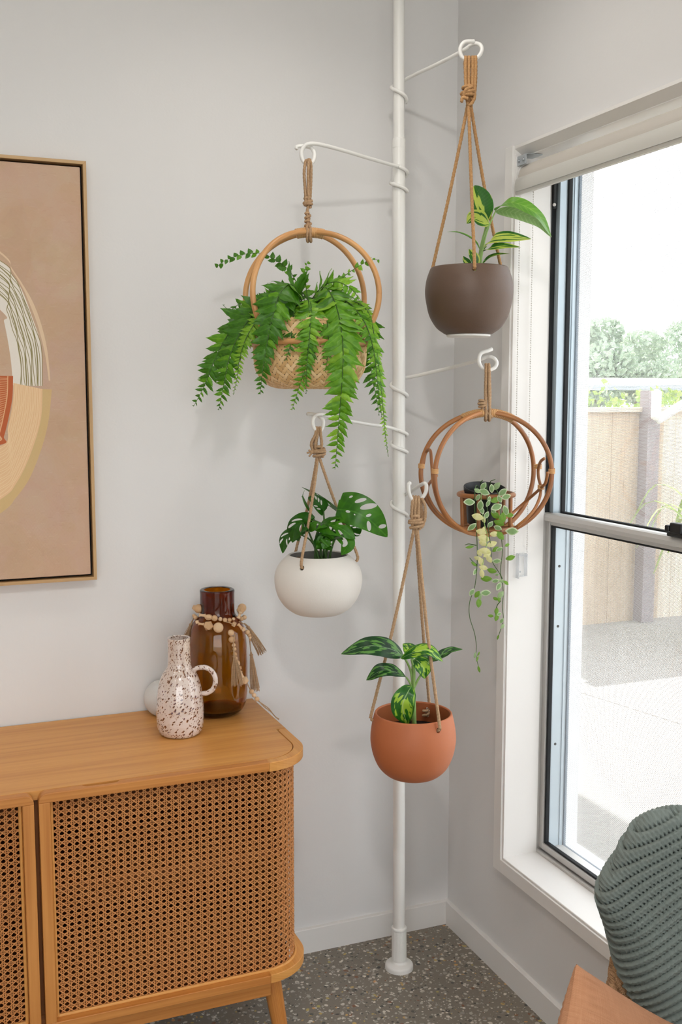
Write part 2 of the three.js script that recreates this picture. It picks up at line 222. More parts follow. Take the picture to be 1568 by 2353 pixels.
// ---------------------------------------------------------------- sash window
{
  const w = new THREE.Group(); w.name = 'window_1'; w.userData = { kind: 'structure', label: 'white aluminium sash window with insect screen' }; scene.add(w);
  const Z0 = 0.315, Z1 = 1.335, Y0 = 0.325, Y1 = 2.087;
  const liner = std({ color: 0xeceae7, roughness: 0.4 });
  // timber lining with a small step on its inner edge
  const lin = (n, a, b) => { const g = geoAll([a, b]); mesh(n, g, liner, w); };
  lin('window_jamb', box(-0.018, 0.088, Y0 - 0.035, Y1 + 0.021, 0.28, Z0, 0.0015), box(-0.012, 0.088, Y0, Y1, Z0 - 0.002, Z0 + 0.0055, 0.001));
  lin('window_jamb', box(-0.018, 0.088, Y0 - 0.035, Y1 + 0.021, Z1, 1.37, 0.0015), box(-0.012, 0.088, Y0, Y1, Z1 - 0.0055, Z1 + 0.002, 0.001));
  const hs = new THREE.Shape([[-0.012, 2.1075], [-0.012, 2.1005], [0.012, 2.0855], [0.088, 2.0855], [0.088, 2.1075]].map(([a, b]) => new THREE.Vector2(a, b)));
  lin('window_head', xf(extrude(hs, 1.0896), 0, 0, 0.2802), box(0.013, 0.088, Y1 - 0.004, Y1, Z0, Z1, 0.001));
  lin('window_sill', box(-0.0178, 0.088, Y0 - 0.0348, Y0, 0.2802, 1.3698, 0.0015), box(-0.0125, 0.088, Y0, Y0 + 0.0055, Z0, Z1, 0.002));
  // fixed aluminium frame, its outer reveal
  const frame = (n, z0, z1, s) => mesh(n, geoAll([box(0.088, 0.156, Y0 - 0.02, Y1 + 0.01, z0, z1), box(0.086, 0.094, Y0, Y1, s > 0 ? z1 : z0 - 0.006, s > 0 ? z1 + 0.006 : z0, 0.001)]), M.alu, w);
  const skyTintAlu = std({ color: 0xb4c2cb, roughness: 0.35, metalness: 0.3 });  // aluminium with the blue of sky light put into its colour
  mesh('frame_jamb', geoAll([box(0.106, 0.156, Y0 - 0.02, Y1 + 0.01, 0.29, 0.335), box(0.146, 0.156, Y0, Y1, 0.334, 0.338)]), skyTintAlu, w);
  mesh('frame_jamb', box(0.106, 0.156, Y0 - 0.02, Y1 + 0.01, 1.315, 1.36), skyTintAlu, w);
  mesh('frame_fin', box(0.0865, 0.1065, Y0 + 0.004, Y1 - 0.004, 0.3, Z0 + 0.0012, 0.0008), M.alu, w);
  mesh('frame_fin', box(0.0865, 0.1065, Y0 + 0.004, Y1 - 0.004, Z1 - 0.0012, 1.35, 0.0008), M.alu, w);
  mesh('frame_sill', geoAll([box(0.106, 0.156, 0.29, 0.345, 0.335, 1.315), box(0.0868, 0.108, 0.29, 0.3335, 0.315, 1.335, 0.001), box(0.0868, 0.094, 0.333, 0.338, 0.316, 1.334, 0.001)]), M.alu, w);
  mesh('frame_head', box(0.088, 0.156, 2.084, 2.1, 0.32, 1.33), M.alu, w);
  for (const y of [0.62, 0.93, 1.085]) mesh('screw_hole', xf(new THREE.CylinderGeometry(0.0035, 0.0035, 0.002, 12), 0.128, y, 0.335, Math.PI / 2), M.rubber, w);
  // black channel of the inner track, in the upper half
  mesh('track_liner', geoAll([box(0.094, 0.121, 1.222, 2.084, 0.3, 0.3185), box(0.1205, 0.1225, 1.222, 2.084, 0.3, 0.3255)]), M.rubber, w);
  mesh('track_liner', box(0.094, 0.121, 1.222, 2.084, 1.3315, 1.35), M.rubber, w);
  mesh('track_end', geoAll([box(0.094, 0.104, 1.966, 2.084, 0.3, 0.3255, 0.002)]), M.blackPlastic, w);
  mesh('screw', xf(new THREE.SphereGeometry(0.0042, 14, 8), 0.0955, 1.976, 0.3255), M.plugWhite, w);
  // sashes: stiles, rails, gaskets, panes
  const sash = (n, x, y0, y1, top) => {
    const s = new THREE.Group(); s.name = numbered(n); w.add(s);
    const a = 0.3165, b = 1.3335, t = 0.017;
    mesh('stile', box(x, x + 0.02, y0, y1, a, a + t, 0.0012), M.alu, s); mesh('stile', box(x, x + 0.02, y0, y1, b - t, b, 0.0012), M.alu, s);
    if (top) {
      const r = new THREE.Shape(); r.moveTo(-0.008, 0.011); r.lineTo(-0.008, 0.02); r.lineTo(-0.003, 0.0285); r.lineTo(0.003, 0.031); r.lineTo(0.02, 0.031); r.lineTo(0.02, 0); r.lineTo(0.004, 0); r.lineTo(0, 0.0085); r.closePath();
      mesh('meeting_rail', xf(extrude(r, b - a + 0.004), x, y1 - 0.031, a - 0.002), M.alu, s);
      mesh('rail', box(x, x + 0.02, y0, y0 + 0.016, a + t, b - t, 0.0012), M.alu, s);
    } else { mesh('rail', box(x, x + 0.02, y1 - 0.02, y1, a + t, b - t, 0.0012), M.alu, s); mesh('rail', box(x, x + 0.02, y0, y0 + 0.03, a + t, b - t, 0.0012), M.alu, s); }
    const yb = y0 + (top ? 0.016 : 0.03), yt = y1 - (top ? 0.031 : 0.02), k = 0.0068, kh = 0.0048;
    mesh('gasket', geoAll([box(x + 0.004, x + 0.016, yb, yt, a + t, a + t + k, 0.002), box(x + 0.004, x + 0.016, yb, yt, b - t - k, b - t, 0.002), box(x + 0.004, x + 0.016, yb, yb + kh, a + t, b - t, 0.002), box(x + 0.004, x + 0.016, yt - kh, yt, a + t, b - t, 0.002)]), M.rubber, s);
    mesh('pane', box(x + 0.0095, x + 0.0115, yb, yt, a + t, b - t), M.glass, s);
  };
  sash('lower_sash', 0.097, 0.341, 1.222, true);
  sash('upper_sash', 0.123, 1.19, 2.086, false);
  const lt = mesh('window_latch', geoAll([box(0.084, 0.112, 1.2215, 1.231, 0.79, 0.85, 0.003), box(0.082, 0.1, 1.229, 1.252, 0.8, 0.836, 0.004), box(0.078, 0.09, 1.232, 1.246, 0.79, 0.802, 0.003)]), M.blackPlastic, w, 'black plastic latch');
  // insect screen: woven wire as a cut-out material on a thin sheet, coloured pale to imitate glare
  const N = 64, wire = tex(N, N, (x, y) => { const row = Math.floor(y / 16), cx = ((x + (row % 2) * 8) % 16) - 8, cy = (y % 16) - 8; const e = Math.hypot(cx, cy * 1.05); const v = e < 6.7 ? 0 : e > 7.5 ? 255 : 255 * (e - 6.7) / 0.8; return [v, v, v]; }, false, 1 / 0.0192, 1 / 0.0108);
  const sm = std({ color: 0xdde3ea, roughness: 0.8, metalness: 0, alphaMap: wire, transparent: true, side: THREE.DoubleSide });
  const sg = new THREE.PlaneGeometry(0.99, 1.75); sg.rotateY(-Math.PI / 2); sg.translate(0.158, 1.215, 0.828);
  const uv = sg.attributes.uv; for (let i = 0; i < uv.count; i++) uv.setXY(i, uv.getX(i) * 0.99, uv.getY(i) * 1.75);
  mesh('insect_screen', sg, sm, w, 'fine insect screen mesh with glare haze put into its pale colour');
  const sf = std({ color: 0x6c7883, roughness: 0.5, metalness: 0.3 });
  mesh('screen_frame', geoAll([box(0.156, 0.163, 0.338, 2.09, 0.3355, 0.3415), box(0.156, 0.163, 0.338, 2.09, 1.3085, 1.3145), box(0.156, 0.163, 0.338, 0.345, 0.34, 1.31), box(0.156, 0.163, 2.08, 2.09, 0.34, 1.31)]), sf, w);
  mesh('outer_reveal', geoAll([box(0.163, 0.203, 0.28, 2.11, 0.27, 0.334), box(0.163, 0.203, 0.28, 2.11, 1.316, 1.38)]), M.render, w);
  mesh('outer_sill', box(0.163, 0.21, 0.27, 0.337, 0.3, 1.35, 0.003), M.render, w);
}
// ---------------------------------------------------------------- roller blind
{
  const t = thing('roller_blind', 'rolled-up cream roller blind at the top of the window', 'blind', [0.022, 2.0335, 0.33]);
  const Lz = 0.99;
  mesh('fabric_roll', xf(lathe([[0, 0], [0.031, 0], [0.032, 0.002], [0.032, Lz - 0.002], [0.031, Lz], [0, Lz]], 48), 0, 0, 0, Math.PI / 2), M.blind, t);
  mesh('hanging_fabric', box(-0.033, -0.0315, -0.035, 0.003, 0.001, Lz - 0.001), M.blind, t);
  const s = new THREE.Shape(); s.moveTo(-0.030, -0.001); s.bezierCurveTo(-0.040, -0.004, -0.043, -0.03, -0.036, -0.043); s.lineTo(-0.029, -0.043); s.lineTo(-0.026, -0.02); s.closePath();
  mesh('bottom_rail', xf(extrude(s, Lz + 0.004), 0, 0, -0.004), M.blindRail, t);
  mesh('rail_groove', box(-0.0405, -0.0385, -0.0362, -0.035, 0.002, Lz), M.alu, t);
  mesh('end_cap', xf(lathe([[0, 0], [0.03, 0], [0.0335, 0.003], [0.0335, 0.006], [0, 0.006]], 40), 0, 0, -0.009, Math.PI / 2), M.plugWhite, t);
  mesh('bracket', geoAll([box(-0.028, 0.012, 0.0465, 0.0485, -0.012, 0.035, 0.0006), box(-0.03, 0.02, 0.012, 0.0485, -0.0145, -0.0125, 0.0006), box(-0.03, -0.027, 0.026, 0.0485, -0.0125, 0.028, 0.0006)]), M.steel, t, 'galvanised steel bracket');
  for (const z of [-0.002, 0.018]) mesh('bracket_screw', xf(new THREE.SphereGeometry(0.004, 12, 8), -0.0302, 0.037, z), M.steel, t);
  const bead = new THREE.IcosahedronGeometry(0.0021, 1), list = [];
  const bot = 1.115 - 2.0335, top = -0.01;
  for (let y = top; y > bot; y -= 0.0056) for (const s of [-1, 1]) { const k = (y - bot) / (top - bot); list.push(bead.clone().translate(s * 0.0185 - 0.004 - 0.002 * k, y, -0.002)); }
  const ch = mesh('bead_chain', geoAll(list), M.plugWhite, t, 'white bead pull chain'); ch.userData.kind = 'stuff';
  const clear = phys({ color: 0xf4f6f8, transmission: 0.72, thickness: 0, roughness: 0.15, ior: 1.5 });
  const tn = mesh('chain_tensioner', geoAll([box(-0.013, 0.013, bot - 0.05, bot - 0.048, -0.0135, 0.002, 0.0006), box(-0.013, -0.011, bot - 0.055, bot + 0.006, -0.0135, 0.004, 0.0006), box(0.011, 0.013, bot - 0.05, bot + 0.006, -0.0135, 0.004, 0.0006), box(-0.013, 0.013, bot - 0.055, bot + 0.008, -0.0145, -0.0125, 0.0006), box(-0.012, 0.012, bot + 0.002, bot + 0.008, -0.013, 0.006, 0.002)]), clear, t, 'clear plastic chain tensioner');
  mesh('tensioner_screw', xf(new THREE.SphereGeometry(0.003, 10, 8), 0, bot - 0.04, -0.0115), M.steel, t);
}
// ---------------------------------------------------------------- outdoors
{
  const patioMat = std({ color: 0x98948f, roughness: 0.9, bumpMap: tex(256, 256, (x, y) => { const v = 255 * fbm(x / 4, y / 4, 64, 64, 15, 3); return [v, v, v]; }, false, 2, 2), bumpScale: 0.002 });
  const Y = -0.15;
  // two slabs with a control joint between them
  const a = [[2.034,-.15,-2.2648],[2.1777,-.15,-1.5742]], p = a[0], q = a[1], dx = q[0] - p[0], dz = q[2] - p[2], far = (k) => [p[0] + dx * k, p[2] + dz * k];
  const slab = (pts) => { const s = new THREE.Shape(pts.map(([x, z]) => new THREE.Vector2(x, -z))); const g = extrude(s, 0.12); g.rotateX(-Math.PI / 2); g.translate(0, Y - 0.12, 0); return g; };
  const g1 = far(-2.1), g2 = far(9), o = 0.012;
  const pt = struct('patio', slab([[WT, RZ + 6], [12, RZ + 6], [12, g2[1] + 3], [g2[0], g2[1] + o], [g1[0], g1[1] + o], [WT, g1[1] + o]]), patioMat, null, 'pale concrete patio slabs outside the window');
  mesh('paving_slab', slab([[WT, g1[1] - o], [g1[0], g1[1] - o], [g2[0], g2[1] - o], [12, g2[1] + 3 - o * 2], [12, -14], [WT, -14]]), patioMat, pt);
  struct('ground', box(-14, 40, -0.4, -0.27, -60, 20), std({ color: 0x8d8a80, roughness: 1 }));
  struct('wall_exterior', box(0.0, WT, -0.27, 2.7, -5, -0.2), M.render);
  struct('unseen_roof', box(-5.2, 1.0, 2.86, 3.0, -6, 6.2), std({ color: 0xd6d6d4, roughness: 0.8 }));  // out of view; overhang sized to shade the patio beside the house
  struct('foundation', box(RX - 0.2, WT, -0.27, -0.121, -0.2, RZ + 0.2), M.render);
  // paling fence
  const palMat = [0xddcbb6, 0xd3bfa8, 0xe0d2c0, 0xcbb69e].map((c, i) => std({ color: c, roughness: 0.85, map: tex(64, 256, (x, y) => { const v = 205 + 50 * fbm(x / 6, y / 64, 11, 4, i * 7 + 3, 3); return [v, v, v]; }) }));
  const f = thing('paling_fence', 'tan timber paling fence beyond the concrete patio', 'fence', [2.2, Y, -3.7]);
  const R = rng(5), bg = [0, 1, 2].map((k) => { const g = new RoundedBoxGeometry(0.1126, 1.56, 0.016, 1, 0.003); g.translate(0, 0.765, 0); return g; });
  for (let i = 0; i < 80; i++) { const m = mesh('paling', bg[i % 3], palMat[(R() * 4) | 0], f); m.position.set(i * 0.113, (R() - 0.5) * 0.012, (R() - 0.5) * 0.006); }
  for (const y of [0.3, 1.2]) mesh('fence_rail', box(-0.1, 9, y, y + 0.07, -0.058, -0.014, 0.003), palMat[1], f);
  mesh('fence_cap', box(-0.1, 9, 1.535, 1.57, -0.05, 0.045, 0.004), palMat[2], f);
  const px = [3.5586,.587,-3.62][0] - 2.2;
  mesh('fence_post', box(px - 0.055, px + 0.055, 0, 1.69, 0.012, 0.11, 0.004), std({ color: 0x8f8687, roughness: 0.85 }), f, 'dark timber post');
  mesh('fence_post', box(px - 2.0, px - 1.9, 0, 1.5, -0.16, -0.06, 0.004), palMat[3], f);
  // white pipe running to the post
  const dp = thing('drain_pipe', 'white pipe sloping to the top of the fence post', 'pipe', [3.5,1.3632,-3.5]);
  const e = [3.5,1.3632,-3.5], tp = [3.493,1.5314,-3.5], sl = [4.0016,1.5786,-3.5], s0 = [3.5165,1.3324,-3.5];
  mesh('upright_pipe', tube([[0, -0.02, 0], [0, tp[1] - e[1], 0]], 0.035, { n: 8, m: 16 }), M.render, dp);
  mesh('sloping_pipe', tube([[s0[0] - e[0], s0[1] - e[1], 0], [sl[0] - e[0], sl[1] - e[1], 0]], 0.032, { n: 8, m: 16 }), M.render, dp);
  // neighbouring eave
  const fa = [6.6688,1.7207,-9], fb = [6.6715,1.6309,-9], fc = [6.6735,1.5635,-9];
  const nb = thing('neighbouring_eave', 'white eave of the neighbouring house above the green hedge', 'eave', [fa[0] - 1.5, fc[1], -9]);
  mesh('fascia', box(0, 9, fb[1] - fc[1], fa[1] - fc[1], 0, 0.04, 0.004), M.render, nb); mesh('soffit', box(0, 9, 0, fb[1] - fc[1], -0.5, -0.03, 0.004), std({ color: 0xaebccb, roughness: 0.8 }), nb);
  mesh('eave_post', box(0.3, 0.42, -fc[1] + Y - 0.12, 0, -0.45, -0.33), M.render, nb); mesh('eave_post', box(7.3, 7.42, -fc[1] + Y - 0.12, 0, -0.45, -0.33), M.render, nb);
  // foliage beyond the fence: leaves scattered over lumpy crowns
  const leafQ = (() => { const g = new THREE.PlaneGeometry(1, 1.6, 1, 2); const q = g.attributes.position; for (let i = 0; i < q.count; i++) { if (Math.abs(q.getY(i)) > 0.7) q.setX(i, q.getX(i) * 0.2); q.setZ(i, Math.abs(q.getX(i)) * 0.4); } g.computeVertexNormals(); return g.toNonIndexed(); })();
  const foliage = (blobs, n, size, seed) => {
    const R = rng(seed), list = [], P = V3(), Q = new THREE.Quaternion(), S = V3(), m4 = new THREE.Matrix4(), E = new THREE.Euler();
    for (let i = 0; i < n; i++) { const b = blobs[(R() * blobs.length) | 0]; const a = R() * 6.283, z = R() * 2 - 1, r = Math.cbrt(0.35 + 0.65 * R()), h = Math.sqrt(1 - z * z); P.set(b[0] + b[3] * r * h * Math.cos(a), b[1] + b[4] * r * z, b[2] + b[5] * r * h * Math.sin(a)); Q.setFromEuler(E.set(R() * 6, R() * 6, R() * 6)); const s = size * (0.6 + 0.8 * R()); m4.compose(P, Q, S.set(s, s, s)); list.push(leafQ.clone().applyMatrix4(m4)); }
    return geoAll(list);
  };
  const gm = [0x9fb860, 0xa9bda4, 0xb2c4ac].map((c) => phys({ color: c, roughness: 0.8, transmission: 0.25, thickness: 0, side: THREE.DoubleSide }));
  const bark = std({ color: 0x6a5a4a, roughness: 0.95 });
  const hd = thing('hedge', 'yellow-green hedge peeping over the paling fence', 'hedge', [5.2, Y, -6.4]);
  const hm = mesh('hedge_leaves', foliage(Array.from({ length: 14 }, (_, i) => [-1.6 + i * 0.38, 1.1 + 0.06 * Math.sin(i * 2.1), 0, 0.4, 0.66, 0.35]), 5200, 0.05, 4), gm[0], hd); hm.userData.kind = 'stuff';
  for (let i = 0; i < 9; i++) mesh('hedge_stem', tube([[-1.4 + i * 0.55, -0.12, 0], [-1.38 + i * 0.55, 1.1, 0.03]], 0.02, { n: 4, m: 6 }), bark, hd);
  const trees = [['pale green tree with a loose crown beyond the fence, nearest the white window reveal', [13.345,2.1601,-18], 1.5, 0.75, 6], ['bluish green tree in the middle of the row beyond the neighbouring eave', [17.2537,2.1635,-21.5], 2.0, 0.75, 7], ['dense grey-green tree beyond the fence, cut by the photo edge', [21.8965,2.4827,-25], 2.9, 0.95, 8]];
  for (const [lab, c, w, h, sd] of trees) {
    const t = thing('tree', lab, 'tree', [c[0], -0.27, c[2]], 0, 'trees beyond the fence'), cy = c[1] + 0.27;
    const bl = Array.from({ length: 9 }, (_, i) => [w * 0.8 * (hash2(i, 1, sd) - 0.5), cy - 0.3 + h * 0.9 * (hash2(i, 2, sd) - 0.5), 1.2 * (hash2(i, 3, sd) - 0.5), 0.5 * w * (0.5 + 0.5 * hash2(i, 4, sd)), h * (0.5 + 0.4 * hash2(i, 5, sd)), 0.9]);
    bl.push([0.2, cy + h * 1.0, 0, w * 0.35, h * 0.45, 0.5]);
    const cm = mesh('crown', foliage(bl, 5200, 0.1, sd), gm[1 + sd % 2], t); cm.userData.kind = 'stuff';
    mesh('trunk', tube([[0, 0, 0], [0.1, cy * 0.5, 0], [0, cy, 0.1]], (k) => 0.16 - 0.1 * k, { n: 10, m: 8 }), bark, t);
  }
  const shp = [3.2016,.3287,-2.8]; const sb = thing('strappy_shrub', 'bright green strappy shrub in front of the fence', 'shrub', [shp[0] + 0.2, Y, -2.8]);
  const R2 = rng(31);
  for (let i = 0; i < 26; i++) { const a = R2() * 6.283, l = 0.35 + R2() * 0.4, h = 0.45 + R2() * 0.5; const pts = [[0, 0.0, 0], [0.25 * l * Math.cos(a), h, 0.25 * l * Math.sin(a)], [0.6 * l * Math.cos(a), h + 0.12, 0.6 * l * Math.sin(a)], [0.9 * l * Math.cos(a), h - 0.15, 0.9 * l * Math.sin(a)]]; const g = blade(pts, 0.022, [Math.cos(a) * 0.3, 1, Math.sin(a) * 0.3], { fold: 0.3, nt: 24, ns: 4, prof: (q) => Math.pow(Math.sin(Math.PI * (0.06 + 0.9 * q)), 0.6) }); mesh('leaf', g, gm[0], sb); }
}
// ---------------------------------------------------------------- ceiling lamps, all out of view: two for wall shadows, the rest fill
{
  const glow = std({ color: 0xffffff, emissive: new THREE.Color(1, 0.93, 0.83), emissiveIntensity: 3, roughness: 0.6 });
  const labs = ['unseen recessed ceiling lamp nearest the hanging plants', 'added ceiling fill lamp above the sideboard, out of view', 'added ceiling fill lamp in the middle of the ceiling, out of view', 'added ceiling fill lamp by the unseen glazed opening', 'added ceiling fill lamp by the unseen glazed opening, on the window side'];
  UNSEEN_DOWNLIGHTS.forEach(([x, z, s], i) => {
    const t = thing('unseen_downlight', labs[i], 'unseen_downlight', [x, CH, z], 0, 'unseen ceiling lamps');
    mesh('trim_ring', lathe([[0.036, 0.0], [0.036, -0.003], [0.045, -0.004], [0.048, -0.001], [0.048, 0]], 40), M.plugWhite, t);
    mesh('diffuser', lathe([[0, -0.002], [0.036, -0.002], [0.036, -0.0005], [0, -0.0005]], 40), glow, t);
    const l = new THREE.SpotLight(new THREE.Color(1, 0.955, 0.9), 2.6 * s, 0, THREE.MathUtils.degToRad(74), 0.5, 2);
    l.position.set(0, -0.012, 0); l.target.position.set(0, -2, 0); l.castShadow = true; l.shadow.radius = 2.2; t.add(l, l.target);
  });
  const c = thing('unseen_ceiling_light', 'round frosted lamp on the ceiling, out of view, placed to light the back wall', 'ceiling light', [UNSEEN_CEILING_LIGHT.at[0], CH, UNSEEN_CEILING_LIGHT.at[1]]);  // out of view; placed to light the back wall and throw the arm shadows
  mesh('base_ring', lathe([[0, 0], [0.16, 0], [0.16, -0.02], [0.15, -0.024], [0, -0.024]], 48), M.plugWhite, c);
  const dome = std({ color: 0xffffff, emissive: new THREE.Color(1, 0.93, 0.84), emissiveIntensity: 1.4, roughness: 0.5 });
  mesh('shade', lathe([[0.0, -0.085], [0.05, -0.082], [0.1, -0.07], [0.135, -0.05], [0.148, -0.024], [0, -0.025]], 48), dome, c);
  const p = new THREE.PointLight(new THREE.Color(1, 0.975, 0.94), UNSEEN_CEILING_LIGHT.candela, 0, 2); p.position.set(0, -0.1, 0); p.castShadow = true; p.shadow.radius = 3; c.add(p);
}
// ---------------------------------------------------------------- floor-to-ceiling pole with five wire arms
const POLE = [-.2359,0,.1718];
{
  const t = thing('plant_pole', 'white floor-to-ceiling tension pole with five wire hook arms in the corner', 'plant stand', POLE, YAW);
  const top = [-.0157,2.4375,0], lean = top[0] / top[1], at = (y) => lean * y, yJ = [-.0138,2.1332,0][1], yL = [-.0074,1.0938,0][1];
  const seg = (n, y0, y1, r, m = 40) => mesh(n, tube([[at(y0), y0, 0], [at(y1), y1, 0]], r, { n: 4, m }), M.whiteMetal, t);
  mesh('base_foot', lathe(smoothProfile([[0, 0], [0.034, 0], [0.0372, 0.002], [0.0375, 0.006], [0.037, 0.011], [0.034, 0.0145], [0.026, 0.0165], [0.0215, 0.0185], [0.0195, 0.023], [0.019, 0.026]], 40), 56), M.whiteMetal, t, 'round white foot');
  mesh('ribbed_sleeve', tube([[0, 0.024, 0], [at(0.112), 0.112, 0]], (k, a) => 0.0192 + 0.0006 * Math.max(0, Math.cos(a * 36)) * (k > 0.02 && k < 0.97 ? 1 : 0), { n: 40, m: 216 }), M.whiteMetal, t);
  mesh('sleeve_lip', xf(lathe([[0.0155, 0.004], [0.0195, 0.004], [0.0205, 0.002], [0.0205, -0.002], [0.0192, -0.004], [0.0155, -0.004]], 48), at(0.112), 0.112, 0), M.whiteMetal, t);
  seg('lower_tube', 0.1, yL - 0.0006, 0.0157); seg('middle_tube', yL + 0.0002, yJ, 0.0159); seg('upper_tube', yJ - 0.02, CH - 0.02, 0.0137);
  mesh('joint_collar', xf(lathe([[0.0135, 0.003], [0.0146, 0.003], [0.0164, -0.001], [0.0164, -0.02], [0.0155, -0.02]], 40), at(yJ), yJ, 0), M.whiteMetal, t);
  mesh('ceiling_foot', xf(lathe([[0, 0], [0.03, 0], [0.03, -0.008], [0.0165, -0.02], [0.0135, -0.03]], 40), at(CH), CH, 0), M.whiteMetal, t);
  const arm = (pts, y0, y1, a0, a1, wire = 0.0044, R = 0.0203, label) => {
    const P = pts.map(vec), n = 40;
    for (let i = 0; i <= n; i++) { const k = i / n, a = THREE.MathUtils.degToRad(lerp(a0, a1, k)), y = lerp(y0, y1, k); P.push(V3(at(y) + R * Math.cos(a), y, R * Math.sin(a))); }
    mesh('hook_arm', tube(P, wire, { n: 260, m: 12, tension: 0.5 }), M.whiteMetal, t, label);
  };
  const py = (p) => p[1];
  // upper two arms and the three below; each ends in a curled ring that carries one planter
  arm([[.137,2.2858,.24],[.1153,2.2821,.246],[.106,2.2675,.246],[.1112,2.2508,.244],[.1299,2.2447,.24],[.1472,2.2545,.238],[.155,2.2691,.235],[.1517,2.2817,.23],[.1414,2.2876,.22],[.1292,2.2843,.21],[.1126,2.2751,.204],[.07,2.2752,.12],[.0322,2.2769,.048],[.0102,2.2775,.0048]], [-.0147,2.2748,0][1], [-.0144,2.222,0][1], -55, -385, 0.0044, 0.0183, 'topmost wire arm');
  arm([[-.2534,2.0594,.229],[-.2524,2.065,.229],[-.236,2.0664,.227],[-.2206,2.0631,.225],[-.2138,2.0472,.229],[-.2175,2.0309,.235],[-.2291,2.0247,.238],[-.2396,2.0336,.24],[-.2424,2.0504,.24],[-.2356,2.0637,.239],[-.2222,2.0698,.237],[-.1976,2.0728,.2115],[-.1487,2.072,.1598],[-.087,2.0698,.0893],[-.0385,2.0678,.0376]], [-.0134,2.0664,0][1], [-.013,2.0096,0][1], 100, -352);
  arm([[.1925,1.6211,.2],[.1829,1.617,.205],[.1666,1.6109,.208],[.1618,1.5951,.208],[.1683,1.5803,.206],[.1843,1.5735,.2],[.1998,1.5786,.196],[.2052,1.5907,.192],[.1986,1.6007,.188],[.1845,1.604,.18],[.1607,1.5953,.17],[.1114,1.5817,.11],[.0593,1.5694,.05],[.0197,1.5606,.006]], [-.0102,1.5586,0][1], [-.01,1.5111,0][1], -55, -372);
  arm([[-.2334,1.4726,.194],[-.2194,1.4715,.192],[-.2043,1.4664,.19],[-.1961,1.4554,.192],[-.1981,1.4404,.197],[-.2061,1.4326,.203],[-.2161,1.4387,.206],[-.2201,1.4538,.206],[-.216,1.4668,.205],[-.204,1.4717,.203],[-.1792,1.466,.17],[-.138,1.4557,.124],[-.0846,1.4448,.07],[-.0403,1.4371,.03]], [-.0094,1.4286,0][1], [-.0091,1.3718,0][1], 100, -355);
  arm([[.0017,1.3197,.29],[-.0022,1.3177,.29],[-.0029,1.3077,.288],[.0004,1.2916,.284],[.0077,1.2801,.278],[.0192,1.2763,.27],[.0304,1.2837,.264],[.0386,1.2972,.26],[.0396,1.312,.258],[.0342,1.3152,.25],[.0244,1.3023,.1944],[.0172,1.2851,.108],[.0151,1.2721,.027]], [-.0084,1.2629,0][1], [-.0081,1.2109,0][1], -50, -368);
}
// ---------------------------------------------------------------- rope work shared by the planters
function knot(list, c, r, h, turns, rr) {               // a wound knot: turns of rope round an upright core
  const pts = []; const n = turns * 14;
  for (let i = 0; i <= n; i++) { const k = i / n, a = k * turns * 6.283 + 0.6, q = r * (0.72 + 0.45 * Math.sin(Math.PI * k)); pts.push([c[0] + q * Math.cos(a), c[1] + h * (0.5 - k) + 0.002 * Math.sin(a * 0.5), c[2] + q * 0.8 * Math.sin(a)]); }
  list.push(rope(pts, rr));
}
function potGeo(prof, holes, wall = 0.0055) {            // prof: outer [r, y] from base to rim
  const out = smoothProfile(prof, 44), top = out[out.length - 1], inn = out.filter((p) => p[1] > 0.008).map(([r, y]) => [Math.max(r - wall, 0.002), y]).reverse();
  const g = lathe([[0, out[0][1]], ...out, [top[0] - wall * 0.3, top[1] + wall * 0.32], [top[0] - wall * 0.7, top[1] + wall * 0.32], ...inn.map(([r, y], i) => i ? [r, y] : [r, y - 0.0005]), [0, 0.009]], 96);
  if (!holes) return g;
  const y = holes.y;
  const tools = holes.angles.map((a) => { const c = new THREE.CylinderGeometry(holes.r, holes.r, 0.03, 16); c.rotateZ(Math.PI / 2); c.translate(holes.R, y, 0); c.rotateY(-a); return c; });
  return cut(g, tools);
}
// ---------------------------------------------------------------- leaves
// a blade swept along a spine; W half width, prof(t) outline, hint: the way its face looks
const oval = (t) => Math.pow(Math.sin(Math.PI * Math.pow(t, 0.82)), 0.85);
const lance = (t) => Math.pow(Math.sin(Math.PI * Math.pow(t, 0.66)), 0.9);
const heart = (t) => t < 0.03 ? 0.5 : Math.pow(Math.max(0, Math.cos((t - 0.3) / 0.7 * Math.PI / 2 * (t > 0.3 ? 1 : -1.2))), t > 0.3 ? 0.8 : 0.5);
function bladeMap(spine, hint, W, o) {
  const c = new THREE.CatmullRomCurve3(spine.map(vec)), H = vec(hint).normalize(), H2 = o.hint2 ? vec(o.hint2).normalize() : H;
  return (s, t) => {                                     // s -1..1 across in half widths
    t = clamp(t, 0, 1);
    const p = c.getPointAt(t), T = c.getTangentAt(t), h = H.clone().lerp(H2, t).normalize(), S = V3().crossVectors(T, h).normalize(), N = V3().crossVectors(S, T);
    const f = o.fold ?? 0.25, a = Math.abs(s) * W, wv = (o.wave ?? 0) * W * Math.sin(t * 19 + (s > 0 ? 1.3 : 0)) * s * s;
    return p.addScaledVector(S, s * W * Math.cos(f)).addScaledVector(N, a * Math.sin(f) - (o.curl ?? 0) * s * s * W + wv);
  };
}
